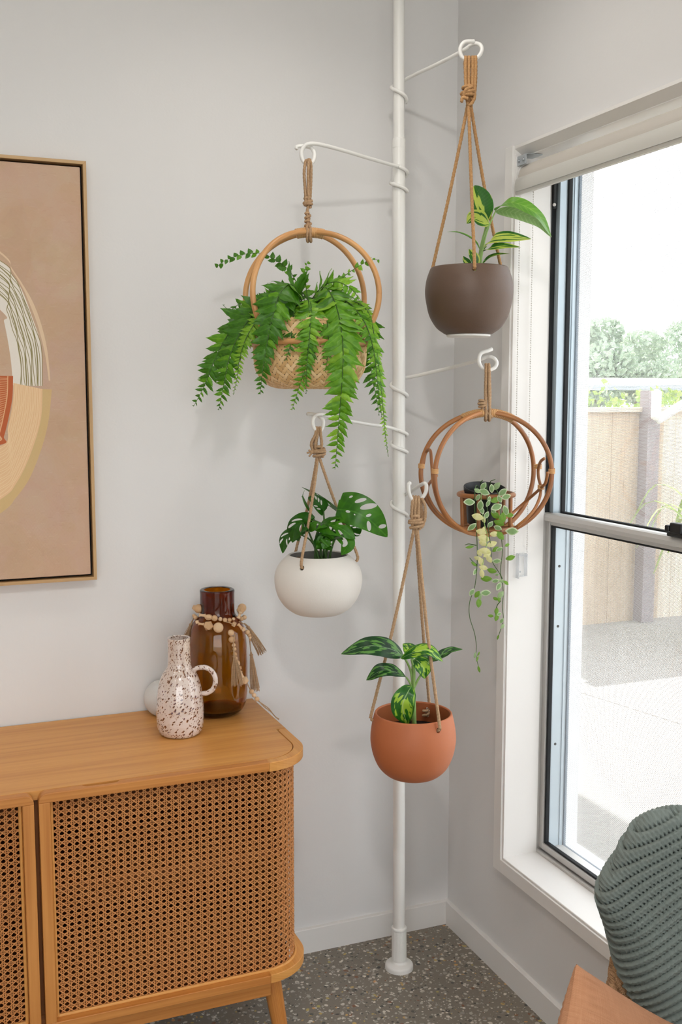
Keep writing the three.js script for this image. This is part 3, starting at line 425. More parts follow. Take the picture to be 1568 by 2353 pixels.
function blade(spine, W, hint, o = {}) {
  const F = bladeMap(spine, hint, W, o), nt = o.nt ?? 26, ns = o.ns ?? 8, prof = o.prof ?? oval, pos = [], uv = [], idx = [];
  for (let i = 0; i <= nt; i++) for (let j = 0; j <= ns; j++) { const t = i / nt, s = j / ns * 2 - 1, w = Math.max(prof(clamp(t, 0.002, 0.998)), 0.004) * (s < 0 ? (o.left ?? 1) : (o.right ?? 1)); const q = F(s * w, t); pos.push(q.x, q.y, q.z); uv.push(j / ns, t); }
  for (let i = 0; i < nt; i++) for (let j = 0; j < ns; j++) { const a = i * (ns + 1) + j, b = a + ns + 1; idx.push(a, a + 1, b, b, a + 1, b + 1); }
  const g = new THREE.BufferGeometry(); g.setAttribute('position', new THREE.Float32BufferAttribute(pos, 3)); g.setAttribute('uv', new THREE.Float32BufferAttribute(uv, 2)); g.setIndex(idx); g.computeVertexNormals(); return g;
}
// a blade with slots cut through it (holes: [s, t, half length, half width, slant])
function holedBlade(spine, W, hint, holes, o = {}) {
  const prof = o.prof ?? heart, sh = new THREE.Shape(), n = 40, A = o.aspect ?? 2.7;
  for (let i = 0; i <= n; i++) { const t = i / n; sh[i ? 'lineTo' : 'moveTo'](prof(t) * (o.right ?? 1), t * A); }
  for (let i = n; i >= 0; i--) { const t = i / n; sh.lineTo(-prof(t) * (o.left ?? 1) - 1e-4, t * A); }
  for (const [s, t, l, w, k] of holes) { const h = new THREE.Path(); h.absellipse(s, t * A, l, w, 0, Math.PI * 2, true, k); sh.holes.push(h); }
  let g = new THREE.ShapeGeometry(sh, 14); g = new TessellateModifier(0.16, 7).modify(g.toNonIndexed());
  const F = bladeMap(spine, hint, W, o), p = g.attributes.position, uv = new Float32Array(p.count * 2);
  for (let i = 0; i < p.count; i++) { const s = p.getX(i), t = p.getY(i) / A, q = F(s, t); p.setXYZ(i, q.x, q.y, q.z); uv[i * 2] = s / 2 + 0.5; uv[i * 2 + 1] = t; }
  g.setAttribute('uv', new THREE.BufferAttribute(uv, 2)); g.deleteAttribute('normal'); g = mergeVertices(g, 1e-5); g.computeVertexNormals(); return g;
}
// ---------------------------------------------------------------- brown pot, variegated plant
{
  const t = thing('hanging_planter', 'matt brown pot on jute ropes holding a yellow-streaked leafy plant', 'hanging planter', [-.2031,1.6515,.4443], YAW, 'ceramic planters hanging from the pole');
  const k = 0.000983, P = (r, y) => [r * k, y * k];
  const prof = [P(51, 0), P(60, 5), P(75, 17), P(90, 42), P(97.5, 71), P(100.6, 96), P(98, 121), P(93, 138), P(88.5, 149)];
  const hy = 137 * k, ang = [90, 210, 330].map((a) => a / 57.2958), HR = 92 * k;
  mesh('pot', potGeo(prof, { angles: ang.map((a) => a), y: hy, r: 0.0047, R: HR }), M.potBrown, t);
  mesh('base_plug', lathe([[0, -0.0052], [0.0485, -0.0052], [0.05, -0.0035], [0.0505, 0.002], [0, 0.002]].map(([r, y]) => [r ? r * (50 * k / 0.05) : 0, y]), 64), M.plugWhite, t, 'white underside of the pot');
  mesh('soil', xf(lathe([[0, 0.006], [0.03, 0.005], [0.06, 0.002], [92 * k, 0]], 48), 0, 118 * k, 0), M.soil, t);
  const hole = (a) => [HR * Math.cos(a), hy, HR * Math.sin(a)], lp = [[-.0057,.5928,.004],[-.0062,.5242,0],[-.0068,.4974,0]], kn = lp[1];
  const rr = 0.0037;
  for (const [i, a] of ang.entries()) { const h = hole(a), out = [h[0] * 1.02, h[1] + 0.001, h[2] * 1.02], inn = [h[0] * 0.86, h[1] + 0.003, h[2] * 0.86], top = [[0, 0.004], [-0.002, -0.003], [0.006, -0.002]][i]; mesh('rope', rope([inn, out, [lerp(out[0], lp[2][0], 0.03), out[1] + 0.02, lerp(out[2], lp[2][2], 0.02)], [lerp(out[0], lp[2][0], 0.5), lerp(out[1], lp[2][1], 0.5), lerp(out[2], lp[2][2], 0.5)], [lp[2][0] + top[0], lp[2][1], lp[2][2] + top[1]], [kn[0] + top[0], kn[1], kn[2]]], rr), M.juteBrown, t); }
  const hk = lp[0];
  for (const x of [-0.0095, -0.002, 0.006, 0.0125]) mesh('rope_loop', rope([[kn[0] + x * 0.8 + 0.001, kn[1] - 0.006, 0.007], [hk[0] + x, hk[1] - 0.03, 0.009], [hk[0] + x, hk[1] - 0.002, 0.0085], [hk[0] + x, hk[1] + 0.0078, 0.004], [hk[0] + x, hk[1] - 0.002, -0.0035], [hk[0] + x + 0.002, hk[1] - 0.03, -0.004], [kn[0] + x * 0.8 + 0.003, kn[1] + 0.002, -0.004], [kn[0] + x * 0.4 + 0.001, kn[1] - 0.02, 0]], rr), M.juteBrown, t);
  const kl = []; knot(kl, [kn[0] - 0.002, kn[1], 0.003], 0.0125, 0.026, 3, rr); for (const g of kl) mesh('knot', g, M.juteBrown, t);
  mesh('knot', rope([[kn[0] + 0.006, kn[1] + 0.012, 0.01], [kn[0] - 0.008, kn[1] + 0.004, 0.016], [kn[0] - 0.012, kn[1] - 0.008, 0.01], [kn[0] - 0.002, kn[1] - 0.014, 0.012], [kn[0] - 0.015, kn[1] - 0.012, 0.012], [kn[0] - 0.017, kn[1] - 0.021, 0.012]], rr), M.juteBrown, t);
  mesh('knot', rope([[kn[0] + 0.012, kn[1] + 0.012, 0.004], [kn[0] + 0.011, kn[1] - 0.012, 0.008], [kn[0] + 0.002, kn[1] - 0.026, 0.007], [kn[0] - 0.004, kn[1] - 0.02, 0.004]], rr), M.juteBrown, t);
  // plant
  const stem = (pts, r, m = M.stemPale) => mesh('stem', tube(pts, (q) => r * (1 - 0.55 * q), { n: 24, m: 8 }), m, t);
  stem([[.0188,.1244,0],[.0203,.1532,0],[.0255,.1961,0],[.0347,.2341,0],[.0383,.2502,0]], 0.0035); stem([[.0219,.1238,.006],[.0235,.1524,.006],[.0303,.1998,.008],[.041,.2373,.01],[.0556,.2709,.012]], 0.0032); stem([[.0213,.1249,-.004],[.0238,.1536,-.004],[.0277,.1818,0],[.0359,.1938,.01]], 0.003);
  stem([[.0253,.1234,.01],[.0278,.1501,.01],[.0303,.1612,.012],[.0357,.1637,.015]], 0.002); stem([[.0169,.1244,0],[.0193,.1579,0],[.0227,.1894,0]], 0.0025); stem([[.0203,.124,.004],[.0225,.1621,.005],[.0306,.2146,.004],[.0396,.2427,.006]], 0.003); stem([[.0104,.1223,.02],[.012,.1489,.02]], 0.003);
  const lf = (sp, W, hint, m, o) => mesh('leaf', blade(sp, W, hint, o), m, t);
  lf([[.0364,.2474,0],[.0299,.2656,.01],[.0201,.2976,.015],[.0078,.3257,.01]], 26.5 * k, [0.1, 0.1, 1], M.calA, { fold: 0.15, prof: (q) => Math.pow(Math.sin(Math.PI * Math.pow(q, 0.95)), 0.62), curl: 0.1 });
  lf([[.0556,.2719,.012],[.0783,.2821,.05],[.1167,.2702,.06],[.1493,.2478,.05],[.1749,.2145,.03]], 22 * k, [0.15, 0.6, 0.8], M.calPale, { fold: 0.25, left: 0.75, right: 1.15, prof: (q) => Math.pow(Math.sin(Math.PI * Math.pow(q, 0.75)), 0.65), wave: 0.05 });
  lf([[.0559,.2703,.01],[.083,.2643,.035],[.1197,.2524,.045],[.1534,.2355,.04],[.1773,.2111,.028]], 15 * k, [0.1, 0.25, 1], M.calUnder, { fold: 0.1, prof: (q) => Math.pow(Math.sin(Math.PI * Math.pow(q, 0.75)), 0.65), wave: 0.05 });
  lf([[.0415,.2436,.006],[.0211,.2499,.02],[.0041,.2538,.025],[-.0096,.2414,.02]], 21 * k, [0, 0.35, 1], M.calB, { fold: 0.3, left: 0.9 });
  lf([[.0318,.1916,.012],[.0488,.2056,.04],[.0844,.2079,.05],[.1319,.207,.03]], 22 * k, [0.05, 0.72, 0.7], M.calB, { fold: 0.3, curl: 0.2, prof: (q) => Math.pow(Math.sin(Math.PI * Math.pow(q, 0.8)), 0.75) });
  lf([[.029,.1821,.012],[.042,.1846,.05],[.069,.187,.06],[.1058,.1865,.05]], 11 * k, [0, 0.6, 0.8], M.calC, { fold: 0.3 });
  lf([[.0228,.1875,0],[.0118,.2047,0],[-.0078,.218,0],[-.0293,.2256,0],[-.0517,.2265,0]], 6 * k, [0.3, 0.9, 0.4], M.calPale, { fold: 0.5, prof: lance });
  lf([[.0284,.1555,.012],[.0417,.1678,.02],[.0602,.1738,.025],[.087,.1764,.02]], 7 * k, [0, 0.8, 0.6], M.calC, { fold: 0.35, prof: lance });
  lf([[.0101,.147,.02],[.0096,.16,.022],[.0039,.1735,.02],[-.0034,.1874,.015]], 13 * k, [0.3, 0.2, 1], M.calC, { fold: 0.35 });
  lf([[-.0003,.1463,.01],[-.0046,.1565,.012],[-.0112,.1653,.01],[-.0152,.1729,.01]], 8 * k, [-0.3, 0.2, 1], M.calA, { fold: 0.3 });
}
// ---------------------------------------------------------------- white pot, swiss cheese vine
{
  const t = thing('hanging_planter', 'round white pot on jute ropes holding a plant with holed leaves', 'hanging planter', [-.5042,1.0011,.2784], YAW, 'ceramic planters hanging from the pole');
  const k = 0.001029, P = (r, y) => [r * k, y * k];
  const prof = [P(34, 0), P(48, 2), P(60, 7), P(77, 20), P(91.4, 41), P(98.4, 63), P(100.4, 85), P(96, 106), P(86, 122), P(75, 133), P(70, 137)];
  const hy = 120 * k, HR = 86 * k, ang = [113, -7, 233].map((a) => a / 57.2958);
  mesh('pot', potGeo(prof, { angles: ang, y: hy, r: 0.0052, R: HR }), M.potWhite, t);
  mesh('soil', xf(lathe([[0, 0.004], [0.04, 0.003], [82 * k, 0]], 48), 0, 114 * k, 0), M.soil, t);
  const pk = [[.0011,.4325,.004],[-.0011,.388,0],[.0019,.3657,0]], kn = pk[1], hk = pk[0], rr = 0.0034;
  ang.forEach((a, i) => { const h = [HR * Math.cos(a), hy, HR * Math.sin(a)], out = [h[0] * 1.04, h[1] + 0.003, h[2] * 1.04], inn = [h[0] * 0.84, h[1], h[2] * 0.84], e = pk[2], tx = [-0.003, 0.003, -0.005][i]; mesh('rope', rope([inn, out, [lerp(out[0], e[0], 0.04), out[1] + 0.025, lerp(out[2], e[2], 0.03)], [lerp(out[0], e[0], 0.5), lerp(out[1], e[1], 0.5), lerp(out[2], e[2], 0.5)], [e[0] + tx, e[1], e[2] + 0.003], [kn[0] + tx, kn[1], kn[2]]], rr), M.jute, t); });
  for (const x of [-0.011, -0.003, 0.009]) mesh('rope_loop', rope([[kn[0] + x * 0.7, kn[1] - 0.008, 0.006], [kn[0] + x * 1.2 - 0.001, kn[1] + 0.014, 0.009], [hk[0] + x * 0.6, hk[1] - 0.008, 0.0078], [hk[0] + x * 0.45, hk[1] + 0.0075, 0.004], [hk[0] + x * 0.45, hk[1] - 0.004, -0.003], [kn[0] + x * 1.1, kn[1] + 0.014, -0.005], [kn[0] + x * 0.5, kn[1] - 0.004, -0.004]], rr), M.jute, t);
  const kl = []; knot(kl, [kn[0] + 0.003, kn[1] - 0.004, 0.002], 0.0125, 0.023, 4, rr); for (const g of kl) mesh('knot', g, M.jute, t);
  for (const d of [[-0.014, 0.0], [-0.013, -0.014], [-0.018, -0.006]]) mesh('rope_end', rope([[kn[0] - 0.004, kn[1] - 0.004, 0.008], [kn[0] - 0.01, kn[1] - 0.004, 0.01], [kn[0] + d[0] - 0.006, kn[1] + d[1], 0.011]], 0.0022), M.jute, t);
  const st = (pts, r = 0.0024) => mesh('stem', tube(pts, (q) => r * (1 - 0.4 * q), { n: 20, m: 8 }), M.stemGreen, t);
  st([[-.0056,.1173,.01],[-.0055,.1482,.01],[-.0044,.1845,.012],[.0059,.2152,.012]], 0.0042); st([[.0167,.1157,0],[.0188,.1467,0],[.0291,.1893,.01],[.0454,.2315,.02]], 0.0034); st([[.0107,.1173,.01],[.0067,.1482,.01],[.0035,.1777,0],[-.0096,.224,0],[-.0369,.2803,0]], 0.003); st([[.0124,.114,-.01],[.0137,.155,0],[.0146,.2021,-.01],[.0128,.2445,0]], 0.003);
  st([[.0027,.119,.02],[-.0012,.1446,.02],[-.016,.187,.03],[-.028,.2164,.03]], 0.003); st([[.025,.1173,.01],[.0291,.149,.015],[.0394,.1805,.02],[.0495,.1887,.02]], 0.003); st([[.021,.119,.02],[.0171,.1454,.025],[.0142,.1595,.03]], 0.003); st([[.0083,.114,-.01],[-.0037,.1519,0],[-.0194,.1805,.02],[-.0416,.1927,.02]], 0.0028);
  const slots = (ts, l = 0.34, w = 0.1) => ts.flatMap((q, i) => [[-0.46, q, l, w, 2.25], [0.46, q + 0.06, l, w, 0.9]]);
  const lf = (sp, W, hint, holes, m, o) => mesh('leaf', holedBlade(sp, W, hint, holes, o), m, t);
  lf([[.0444,.2518,.02],[.0846,.248,.04],[.1195,.2294,.045],[.1614,.188,.03]], 44 * k, [0.1, 0.25, 1], [[-0.66, 0.33, 0.26, 0.085, 2.45], [-0.56, 0.46, 0.4, 0.13, 2.45], [-0.46, 0.665, 0.36, 0.15, 2.5], [-0.17, 0.53, 0.14, 0.065, 2.6], [-0.2, 0.81, 0.2, 0.1, 2.6], [0.27, 0.63, 0.25, 0.11, 0.75], [0.06, 0.2, 0.12, 0.065, 1.5], [-0.72, 0.2, 0.09, 0.05, 2.4], [0.14, 0.33, 0.05, 0.03, 1]], M.monstera, { fold: 0.12, curl: 0.12, aspect: 2.9, right: 0.72 });
  lf([[.006,.2182,.02],[.0265,.2193,.045],[.0545,.2105,.055],[.0865,.1857,.05]], 31 * k, [0.0, 0.75, 0.7], slots([0.4, 0.6]), M.monstera, { fold: 0.3, curl: 0.3 });
  lf([[.0112,.2195,.03],[-.0004,.225,.05],[-.0121,.2202,.06],[-.0184,.2028,.05]], 24 * k, [-0.2, 0.7, 0.7], slots([0.36, 0.56, 0.72]), M.monstera, { fold: 0.2, curl: 0.3 });
  lf([[-.019,.2104,.03],[-.0353,.225,.05],[-.0499,.2142,.06],[-.0585,.1776,.05]], 28 * k, [-0.35, 0.5, 0.8], slots([0.34, 0.52, 0.68]), M.monsteraDark, { fold: 0.25, curl: 0.3 });
  lf([[-.0416,.1907,.02],[-.0594,.1961,.03],[-.0753,.1846,.035],[-.0818,.1493,.03]], 20 * k, [-0.4, 0.6, 0.7], slots([0.4, 0.6]), M.monsteraDark, { fold: 0.3, curl: 0.3 });
  lf([[.0515,.2362,-.01],[.0238,.2557,-.02],[-.0072,.2773,-.03],[-.04,.299,-.03]], 26 * k, [0.5, 0.75, -0.25], slots([0.36, 0.56, 0.72]), M.monstera, { fold: 0.2 });
  lf([[.0147,.2434,-.01],[.0006,.2598,0],[-.0134,.2736,.005],[-.0237,.2772,0]], 20 * k, [0.2, 0.5, 0.8], slots([0.34, 0.52, 0.68]), M.monsteraDark, { fold: 0.35 });
  lf([[.0475,.19,.03],[.0615,.1887,.05],[.0695,.1753,.055],[.0545,.1483,.05]], 20 * k, [0.4, 0.4, 0.8], [[0.3, 0.5, 0.62, 0.3, 1.3]], M.monstera, { fold: 0.1 });
  lf([[.0142,.1595,.03],[.0174,.1789,.045],[.0215,.1847,.05],[.0116,.1632,.055]], 20 * k, [0.1, 0.5, 0.9], slots([0.36, 0.56, 0.72]), M.monstera, { fold: 0.2, wave: 0.15 });
  lf([[.0597,.206,-.02],[.0751,.2015,-.015],[.0904,.1949,-.01],[.1027,.2011,-.01]], 19 * k, [0.1, 0.6, 0.8], slots([0.34, 0.52, 0.68]), M.monsteraDark, { fold: 0.2 });
  lf([[-.001,.1615,.03],[.014,.1825,.02],[.0393,.188,.015],[.0596,.1791,.01]], 17 * k, [0.1, 0.6, 0.8], [], M.monsteraDark, { fold: 0.25, wave: 0.1 });
  mesh('leaf', blade([[-.0096,.224,0],[-.0198,.2414,0],[-.0316,.2609,.01],[-.0366,.2813,.01],[-.0294,.2995,.01]], 4 * k, [1, 0.2, 0.3], { prof: lance, fold: 0.6 }), M.monstera, t);
}
// ---------------------------------------------------------------- terracotta pot, spotted plant
{
  const t = thing('hanging_planter', 'terracotta orange pot on jute ropes holding a pale-spotted dark green plant', 'hanging planter', [-.3255,.6296,.4268], YAW, 'ceramic planters hanging from the pole');
  const k = 0.001018, P = (r, y) => [r * k, y * k];
  const prof = [P(36, 0), P(47, 2), P(62, 9), P(79, 26), P(91, 52), P(97, 80), P(97.5, 100), P(95, 121), P(91, 140), P(88.5, 150)];
  const hy = 134 * k, HR = 92.5 * k, ang = [57, 177, 297].map((a) => a / 57.2958);
  mesh('pot', potGeo(prof, { angles: ang, y: hy, r: 0.0056, R: HR }), M.potTerra, t);
  mesh('soil', xf(lathe([[0, 0.006], [0.04, 0.003], [89 * k, 0]], 48), 0, 104 * k, 0), M.soil, t);
  const pk = [[.0025,.6503,.006],[.002,.5994,.004],[.0014,.5742,.002]], kn = pk[1], hk = pk[0], rr = 0.0037;
  ang.forEach((a, i) => { const h = [HR * Math.cos(a), hy, HR * Math.sin(a)], out = [h[0] * 1.035, h[1] + 0.003, h[2] * 1.035], inn = [h[0] * 0.82, h[1] - 0.002, h[2] * 0.82], e = pk[2], tx = [0.005, -0.005, 0.002][i]; mesh('rope', rope([inn, out, [lerp(out[0], e[0], 0.03), out[1] + 0.025, lerp(out[2], e[2], 0.02)], [lerp(out[0], e[0], 0.5), lerp(out[1], e[1], 0.5), lerp(out[2], e[2], 0.5)], [e[0] + tx, e[1], e[2] + 0.002], [kn[0] + tx, kn[1], kn[2]]], rr), M.jute, t); });
  const bk = [0.82 * HR * Math.cos(ang[2]), hy - 0.006, 0.82 * HR * Math.sin(ang[2])]; const kb = []; knot(kb, bk, 0.006, 0.014, 2, 0.0032); for (const g of kb) mesh('knot', g, M.jute, t);
  for (const x of [-0.0085, -0.001, 0.0065]) mesh('rope_loop', rope([[kn[0] + x * 0.8, kn[1] - 0.01, 0.007], [kn[0] + x - 0.001, kn[1] + 0.02, 0.009], [hk[0] + x * 0.9 - 0.001, hk[1] - 0.006, 0.012], [hk[0] + x * 0.8, hk[1] + 0.0075, 0.006], [hk[0] + x * 0.8, hk[1] - 0.006, 0.0], [kn[0] + x + 0.004, kn[1] + 0.015, -0.004], [kn[0] + x * 0.5 + 0.002, kn[1] - 0.008, -0.002]], rr), M.jute, t);
  mesh('rope_loop', rope([[kn[0] + 0.01, kn[1] - 0.004, 0.0], [kn[0] + 0.02, kn[1] + 0.004, 0.003], [hk[0] + 0.02, hk[1] - 0.015, 0.004], [hk[0] + 0.012, hk[1] + 0.003, 0.002], [hk[0] + 0.012, hk[1] - 0.015, -0.004], [kn[0] + 0.017, kn[1] + 0.008, -0.004], [kn[0] + 0.016, kn[1] - 0.008, 0.002], [kn[0] + 0.004, kn[1] - 0.016, 0.004]], rr), M.jute, t);
  const kl = []; knot(kl, [kn[0], kn[1], 0.003], 0.0125, 0.03, 4, rr); for (const g of kl) mesh('knot', g, M.jute, t);
  const st = (pts, r = 0.003, m = M.stemPale) => mesh('stem', tube(pts, (q) => r * (1 - 0.35 * q), { n: 20, m: 8 }), m, t);
  st([[.0027,.0864,.01],[.0013,.1332,.01],[-.0001,.1798,.01],[-.0014,.221,.01],[-.0017,.2672,.01]], 0.0062, M.stemPale); st([[-.0015,.2164,.012],[-.0068,.2524,.012],[-.0161,.2765,.014],[-.0263,.2913,.016]], 0.0034); st([[-.0001,.2147,.006],[.0011,.2543,0],[-.0028,.2836,-.006]], 0.004); st([[.0003,.2173,.015],[.0098,.2392,.02],[.0255,.2648,.02],[.0334,.2801,.02]], 0.003); st([[-.0027,.2073,.016],[-.0093,.2295,.022],[-.0186,.245,.026]], 0.003); st([[-.001,.2187,.02],[-.0006,.2556,.024],[-.0072,.2878,.03]], 0.0036); st([[-.0005,.1867,.016],[-.0027,.2114,.03],[-.0062,.2253,.036]], 0.003);
  const lf = (sp, W, hint, m, o) => mesh('leaf', blade(sp, W, hint, o), m, t);
  lf([[-.0253,.2933,.016],[-.0535,.3135,.04],[-.1033,.3253,.055],[-.168,.305,.05]], 25 * k, [-0.05, 0.62, 0.8], M.aglao, { fold: 0.18, wave: 0.05, curl: 0.15, prof: (q) => Math.pow(Math.sin(Math.PI * Math.pow(q, 0.78)), 0.8) });
  lf([[-.0186,.245,.026],[-.0384,.259,.04],[-.0734,.2677,.05],[-.1105,.2417,.04]], 17 * k, [0, 0.65, 0.75], M.aglao, { fold: 0.25, wave: 0.12, prof: (q) => Math.pow(Math.sin(Math.PI * Math.pow(q, 1.15)), 0.85) });
  lf([[-.0062,.2274,.036],[-.0159,.2172,.05],[-.0279,.1883,.055],[-.0167,.1377,.04]], 27 * k, [-0.15, 0.1, 1], M.aglaoLight, { fold: 0.12, wave: 0.05, prof: (q) => Math.pow(Math.sin(Math.PI * Math.pow(q, 0.9)), 0.7) });
  lf([[-.0028,.2816,-.006],[-.0066,.296,-.01],[-.0144,.304,-.015],[-.0243,.3121,-.02]], 17 * k, [0.3, 0.35, 0.9], M.aglaoLight, { fold: 0.3 });
  lf([[-.0311,.2898,.03],[-.0048,.308,.05],[.0291,.3153,.055],[.0628,.2866,.045]], 17 * k, [0.05, 0.72, 0.7], M.aglaoLight, { fold: 0.22, curl: 0.1, prof: (q) => Math.pow(Math.sin(Math.PI * Math.pow(q, 0.9)), 0.75) });
  lf([[.0344,.2791,.02],[.0552,.2903,.02],[.0824,.3043,.015],[.1119,.3061,.01]], 11 * k, [0.1, 0.75, 0.6], M.aglao, { fold: 0.35, wave: 0.12 });
  lf([[.0003,.2821,.008],[.0094,.2801,.02],[.0211,.2651,.025],[.0238,.2392,.02]], 20 * k, [0.3, 0.35, 0.9], M.aglaoLight, { fold: 0.2, wave: 0.08 });
  lf([[.0045,.2847,-.01],[.0164,.2852,-.02],[.0315,.2754,-.03],[.0422,.2606,-.035]], 16 * k, [0.2, 0.5, 0.8], M.aglao, { fold: 0.25 });
}
// ---------------------------------------------------------------- sideboard with woven cane doors
function mirrorX(g) { g = g.index ? g.toNonIndexed() : g.clone(); for (const k of ['position', 'normal', 'uv']) { const a = g.attributes[k]; if (!a) continue; for (let i = 0; i < a.count; i += 3) { const n = a.itemSize; for (let c = 0; c < n; c++) { const p = a.array[(i + 1) * n + c]; a.array[(i + 1) * n + c] = a.array[(i + 2) * n + c]; a.array[(i + 2) * n + c] = p; } } if (k !== 'uv') for (let i = 0; i < a.count; i++) a.setX(i, -a.getX(i)); } return g; }
const CX = -1.1795;
{
  const t = thing('sideboard', 'low oak-coloured sideboard with rounded corners and woven cane doors', 'sideboard', [CX, 0, 0]);
  const XR = 0.5955, ZF = 0.478, R = 0.11, B = 0.022, XC = XR - R, ZC = ZF - R, ZJ = 0.268;      // half width, front, corner radius, frame width, corner centre, end of the wrap-round door
  const plan = (o, z0, z1) => {                          // outline right of the middle, offset inwards by o
    const s = []; for (let i = 0; i <= 20; i++) { const a = Math.PI / 2 * i / 20; s.push([XC + (R - o) * Math.sin(a), ZC + (R - o) * Math.cos(a)]); } return s;
  };
  const flat = (pts, y0, y1, bev = 0) => { const s = new THREE.Shape(pts.map(([x, z]) => new THREE.Vector2(x, -z))); const g = extrude(s, y1 - y0 - 2 * bev, bev ? { bevelEnabled: true, bevelSize: bev, bevelThickness: bev, bevelOffset: -bev, bevelSegments: 3 } : {}); g.rotateX(-Math.PI / 2); g.translate(0, y0 + bev, 0); return g; };
  const sym = (half) => [...half, ...half.map(([x, z]) => [-x, z]).reverse()];
  // top board, notched for the door rails
  const topHalf = [...plan(B + 0.0018).map((p) => p), [XR - B - 0.0018, ZJ - 0.001], [XR, ZJ - 0.001], [XR, 0.004]];
  mesh('top_board', boxUV(flat(sym(topHalf), 0.7105, 0.73, 0.0008), 'x'), M.woodTop, t);
  const inHalf = [...plan(B + 0.012), [XR - B - 0.012, ZJ - 0.004], [XR - 0.0195, ZJ - 0.004], [XR - 0.0195, 0.004]];
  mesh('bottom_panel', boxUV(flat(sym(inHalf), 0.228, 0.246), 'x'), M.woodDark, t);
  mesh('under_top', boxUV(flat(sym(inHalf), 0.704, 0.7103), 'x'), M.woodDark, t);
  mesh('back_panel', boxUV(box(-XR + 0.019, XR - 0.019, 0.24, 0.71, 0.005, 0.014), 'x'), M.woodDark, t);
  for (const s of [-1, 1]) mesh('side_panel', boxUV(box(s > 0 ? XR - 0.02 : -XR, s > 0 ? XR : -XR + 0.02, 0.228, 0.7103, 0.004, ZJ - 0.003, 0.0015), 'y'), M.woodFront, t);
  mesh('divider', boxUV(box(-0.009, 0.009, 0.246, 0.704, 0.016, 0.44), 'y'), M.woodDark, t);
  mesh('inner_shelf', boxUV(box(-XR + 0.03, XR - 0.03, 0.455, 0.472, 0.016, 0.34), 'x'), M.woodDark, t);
  // woven cane over a straight run, a quarter turn and a short return
  const r0 = R - B - 0.002, L1 = XC - 0.028, L2 = r0 * Math.PI / 2, L3 = ZC - ZJ - 0.012, U = L1 + L2 + L3, Y0 = 0.247, Y1 = 0.7115, H = Y1 - Y0;
  const surf = (u) => u < L1 ? [0.028 + u, ZC + r0, 0, 1] : u < L1 + L2 ? ((a) => [XC + r0 * Math.sin(a), ZC + r0 * Math.cos(a), Math.sin(a), Math.cos(a)])((u - L1) / r0) : [XC + r0, ZC - (u - L1 - L2), 1, 0];
  const PU = 0.0147, PV = 0.0131, pos = [], uvs = [], idx = [];
  const strand = (pts, hw, hh) => {                      // pts [u, v, offset]
    const base = pos.length / 3, n = pts.length; const tu = hash2(n, (pts[0][0] * 1e4) | 0, (pts[0][1] * 1e4) | 0);
    for (let i = 0; i < n; i++) {
      const [u, v, o] = pts[i], a = pts[Math.max(i - 1, 0)], b = pts[Math.min(i + 1, n - 1)], [x, z, nx, nz] = surf(u); let du = b[0] - a[0], dv = b[1] - a[1]; const l = Math.max(Math.hypot(du, dv), 1e-9); du /= l; dv /= l;
      const sx = -dv * nz, sy = du, sz = dv * nx;        // across the strand, in the surface (u runs along (nz, 0, -nx))
      for (const [k, m] of [[-1, -0.6], [-0.62, 0.75], [0, 1], [0.62, 0.75], [1, -0.6]]) { pos.push(x + sx * hw * k + nx * (o + hh * m), Y0 + v + sy * hw * k, z + sz * hw * k + nz * (o + hh * m)); uvs.push(tu * 3 + (u + v) * 1.2, tu + k * 0.05); }
    }
    for (let i = 0; i < n - 1; i++) for (let j = 0; j < 4; j++) { const a = base + i * 5 + j, b = a + 5; idx.push(a, b, a + 1, b, b + 1, a + 1); }
  };
  const nu = Math.floor(U / PU), nv = Math.floor(H / PV), W = Math.PI;
  for (let i = 0; i <= nu; i++) for (const s of [-1, 1]) { const u0 = clamp(i * PU + s * 0.0021, 0.0006, U - 0.0006), p = []; for (let k = 0; k <= nv * 4; k++) { const v = Math.min(H, k * PV / 4); p.push([u0, v, 0.0011 + 0.0005 * Math.cos(W * (v / PV * 2) + s * 1.57)]); } strand(p, 0.00102, 0.0007); }
  for (let i = 0; i <= nv; i++) for (const s of [-1, 1]) { const v0 = clamp(i * PV + s * 0.0019, 0.0006, H - 0.0006), p = []; for (let k = 0; k * PU / 4 <= U; k++) { const u = k * PU / 4; p.push([u, v0, 0.0001 - 0.0004 * Math.cos(W * (u / PU * 2) + s * 1.57)]); } strand(p, 0.00095, 0.0006); }
  for (const d of [1, -1]) for (let k = -nv - 2; k <= nu + nv + 2; k++) { const p = []; for (let q = 0; q <= nv * 4 + 3; q++) { const v = Math.min(H, q * PV / 4), u = PU * (k + 0.5 + d * v / PV); if (u >= 0 && u <= U && (q * PV / 4 <= H + PV / 5)) p.push([u, v, (d > 0 ? 0.001 : 0.0018) + 0.00045 * Math.cos(W * 2 * v / PV) * d]); } if (p.length > 2) strand(p, 0.00118, 0.00075); }
  const cane = new THREE.BufferGeometry(); cane.setAttribute('position', new THREE.Float32BufferAttribute(pos, 3)); cane.setAttribute('uv', new THREE.Float32BufferAttribute(uvs, 2)); cane.setIndex(idx); cane.computeVertexNormals();
  // door frame: the flat C, and the corner pieces that turn into the side
  const x0 = 0.0045, xe = XC, yb = 0.226, yt = 0.73, rr = 0.017;
  const railShape = (top) => { const f = new THREE.Shape(), y = top ? yt : yb, i = top ? yt - 0.0195 : yb + 0.0185; if (top) { f.moveTo(xe, i); f.lineTo(x0, i); f.lineTo(x0, y - rr); f.absarc(x0 + rr, y - rr, rr, Math.PI, Math.PI / 2, true); f.lineTo(xe, y); } else { f.moveTo(xe, y); f.lineTo(x0 + rr, y); f.absarc(x0 + rr, y + rr, rr, -Math.PI / 2, Math.PI, true); f.lineTo(x0, i); f.lineTo(xe, i); } f.closePath(); return f; };
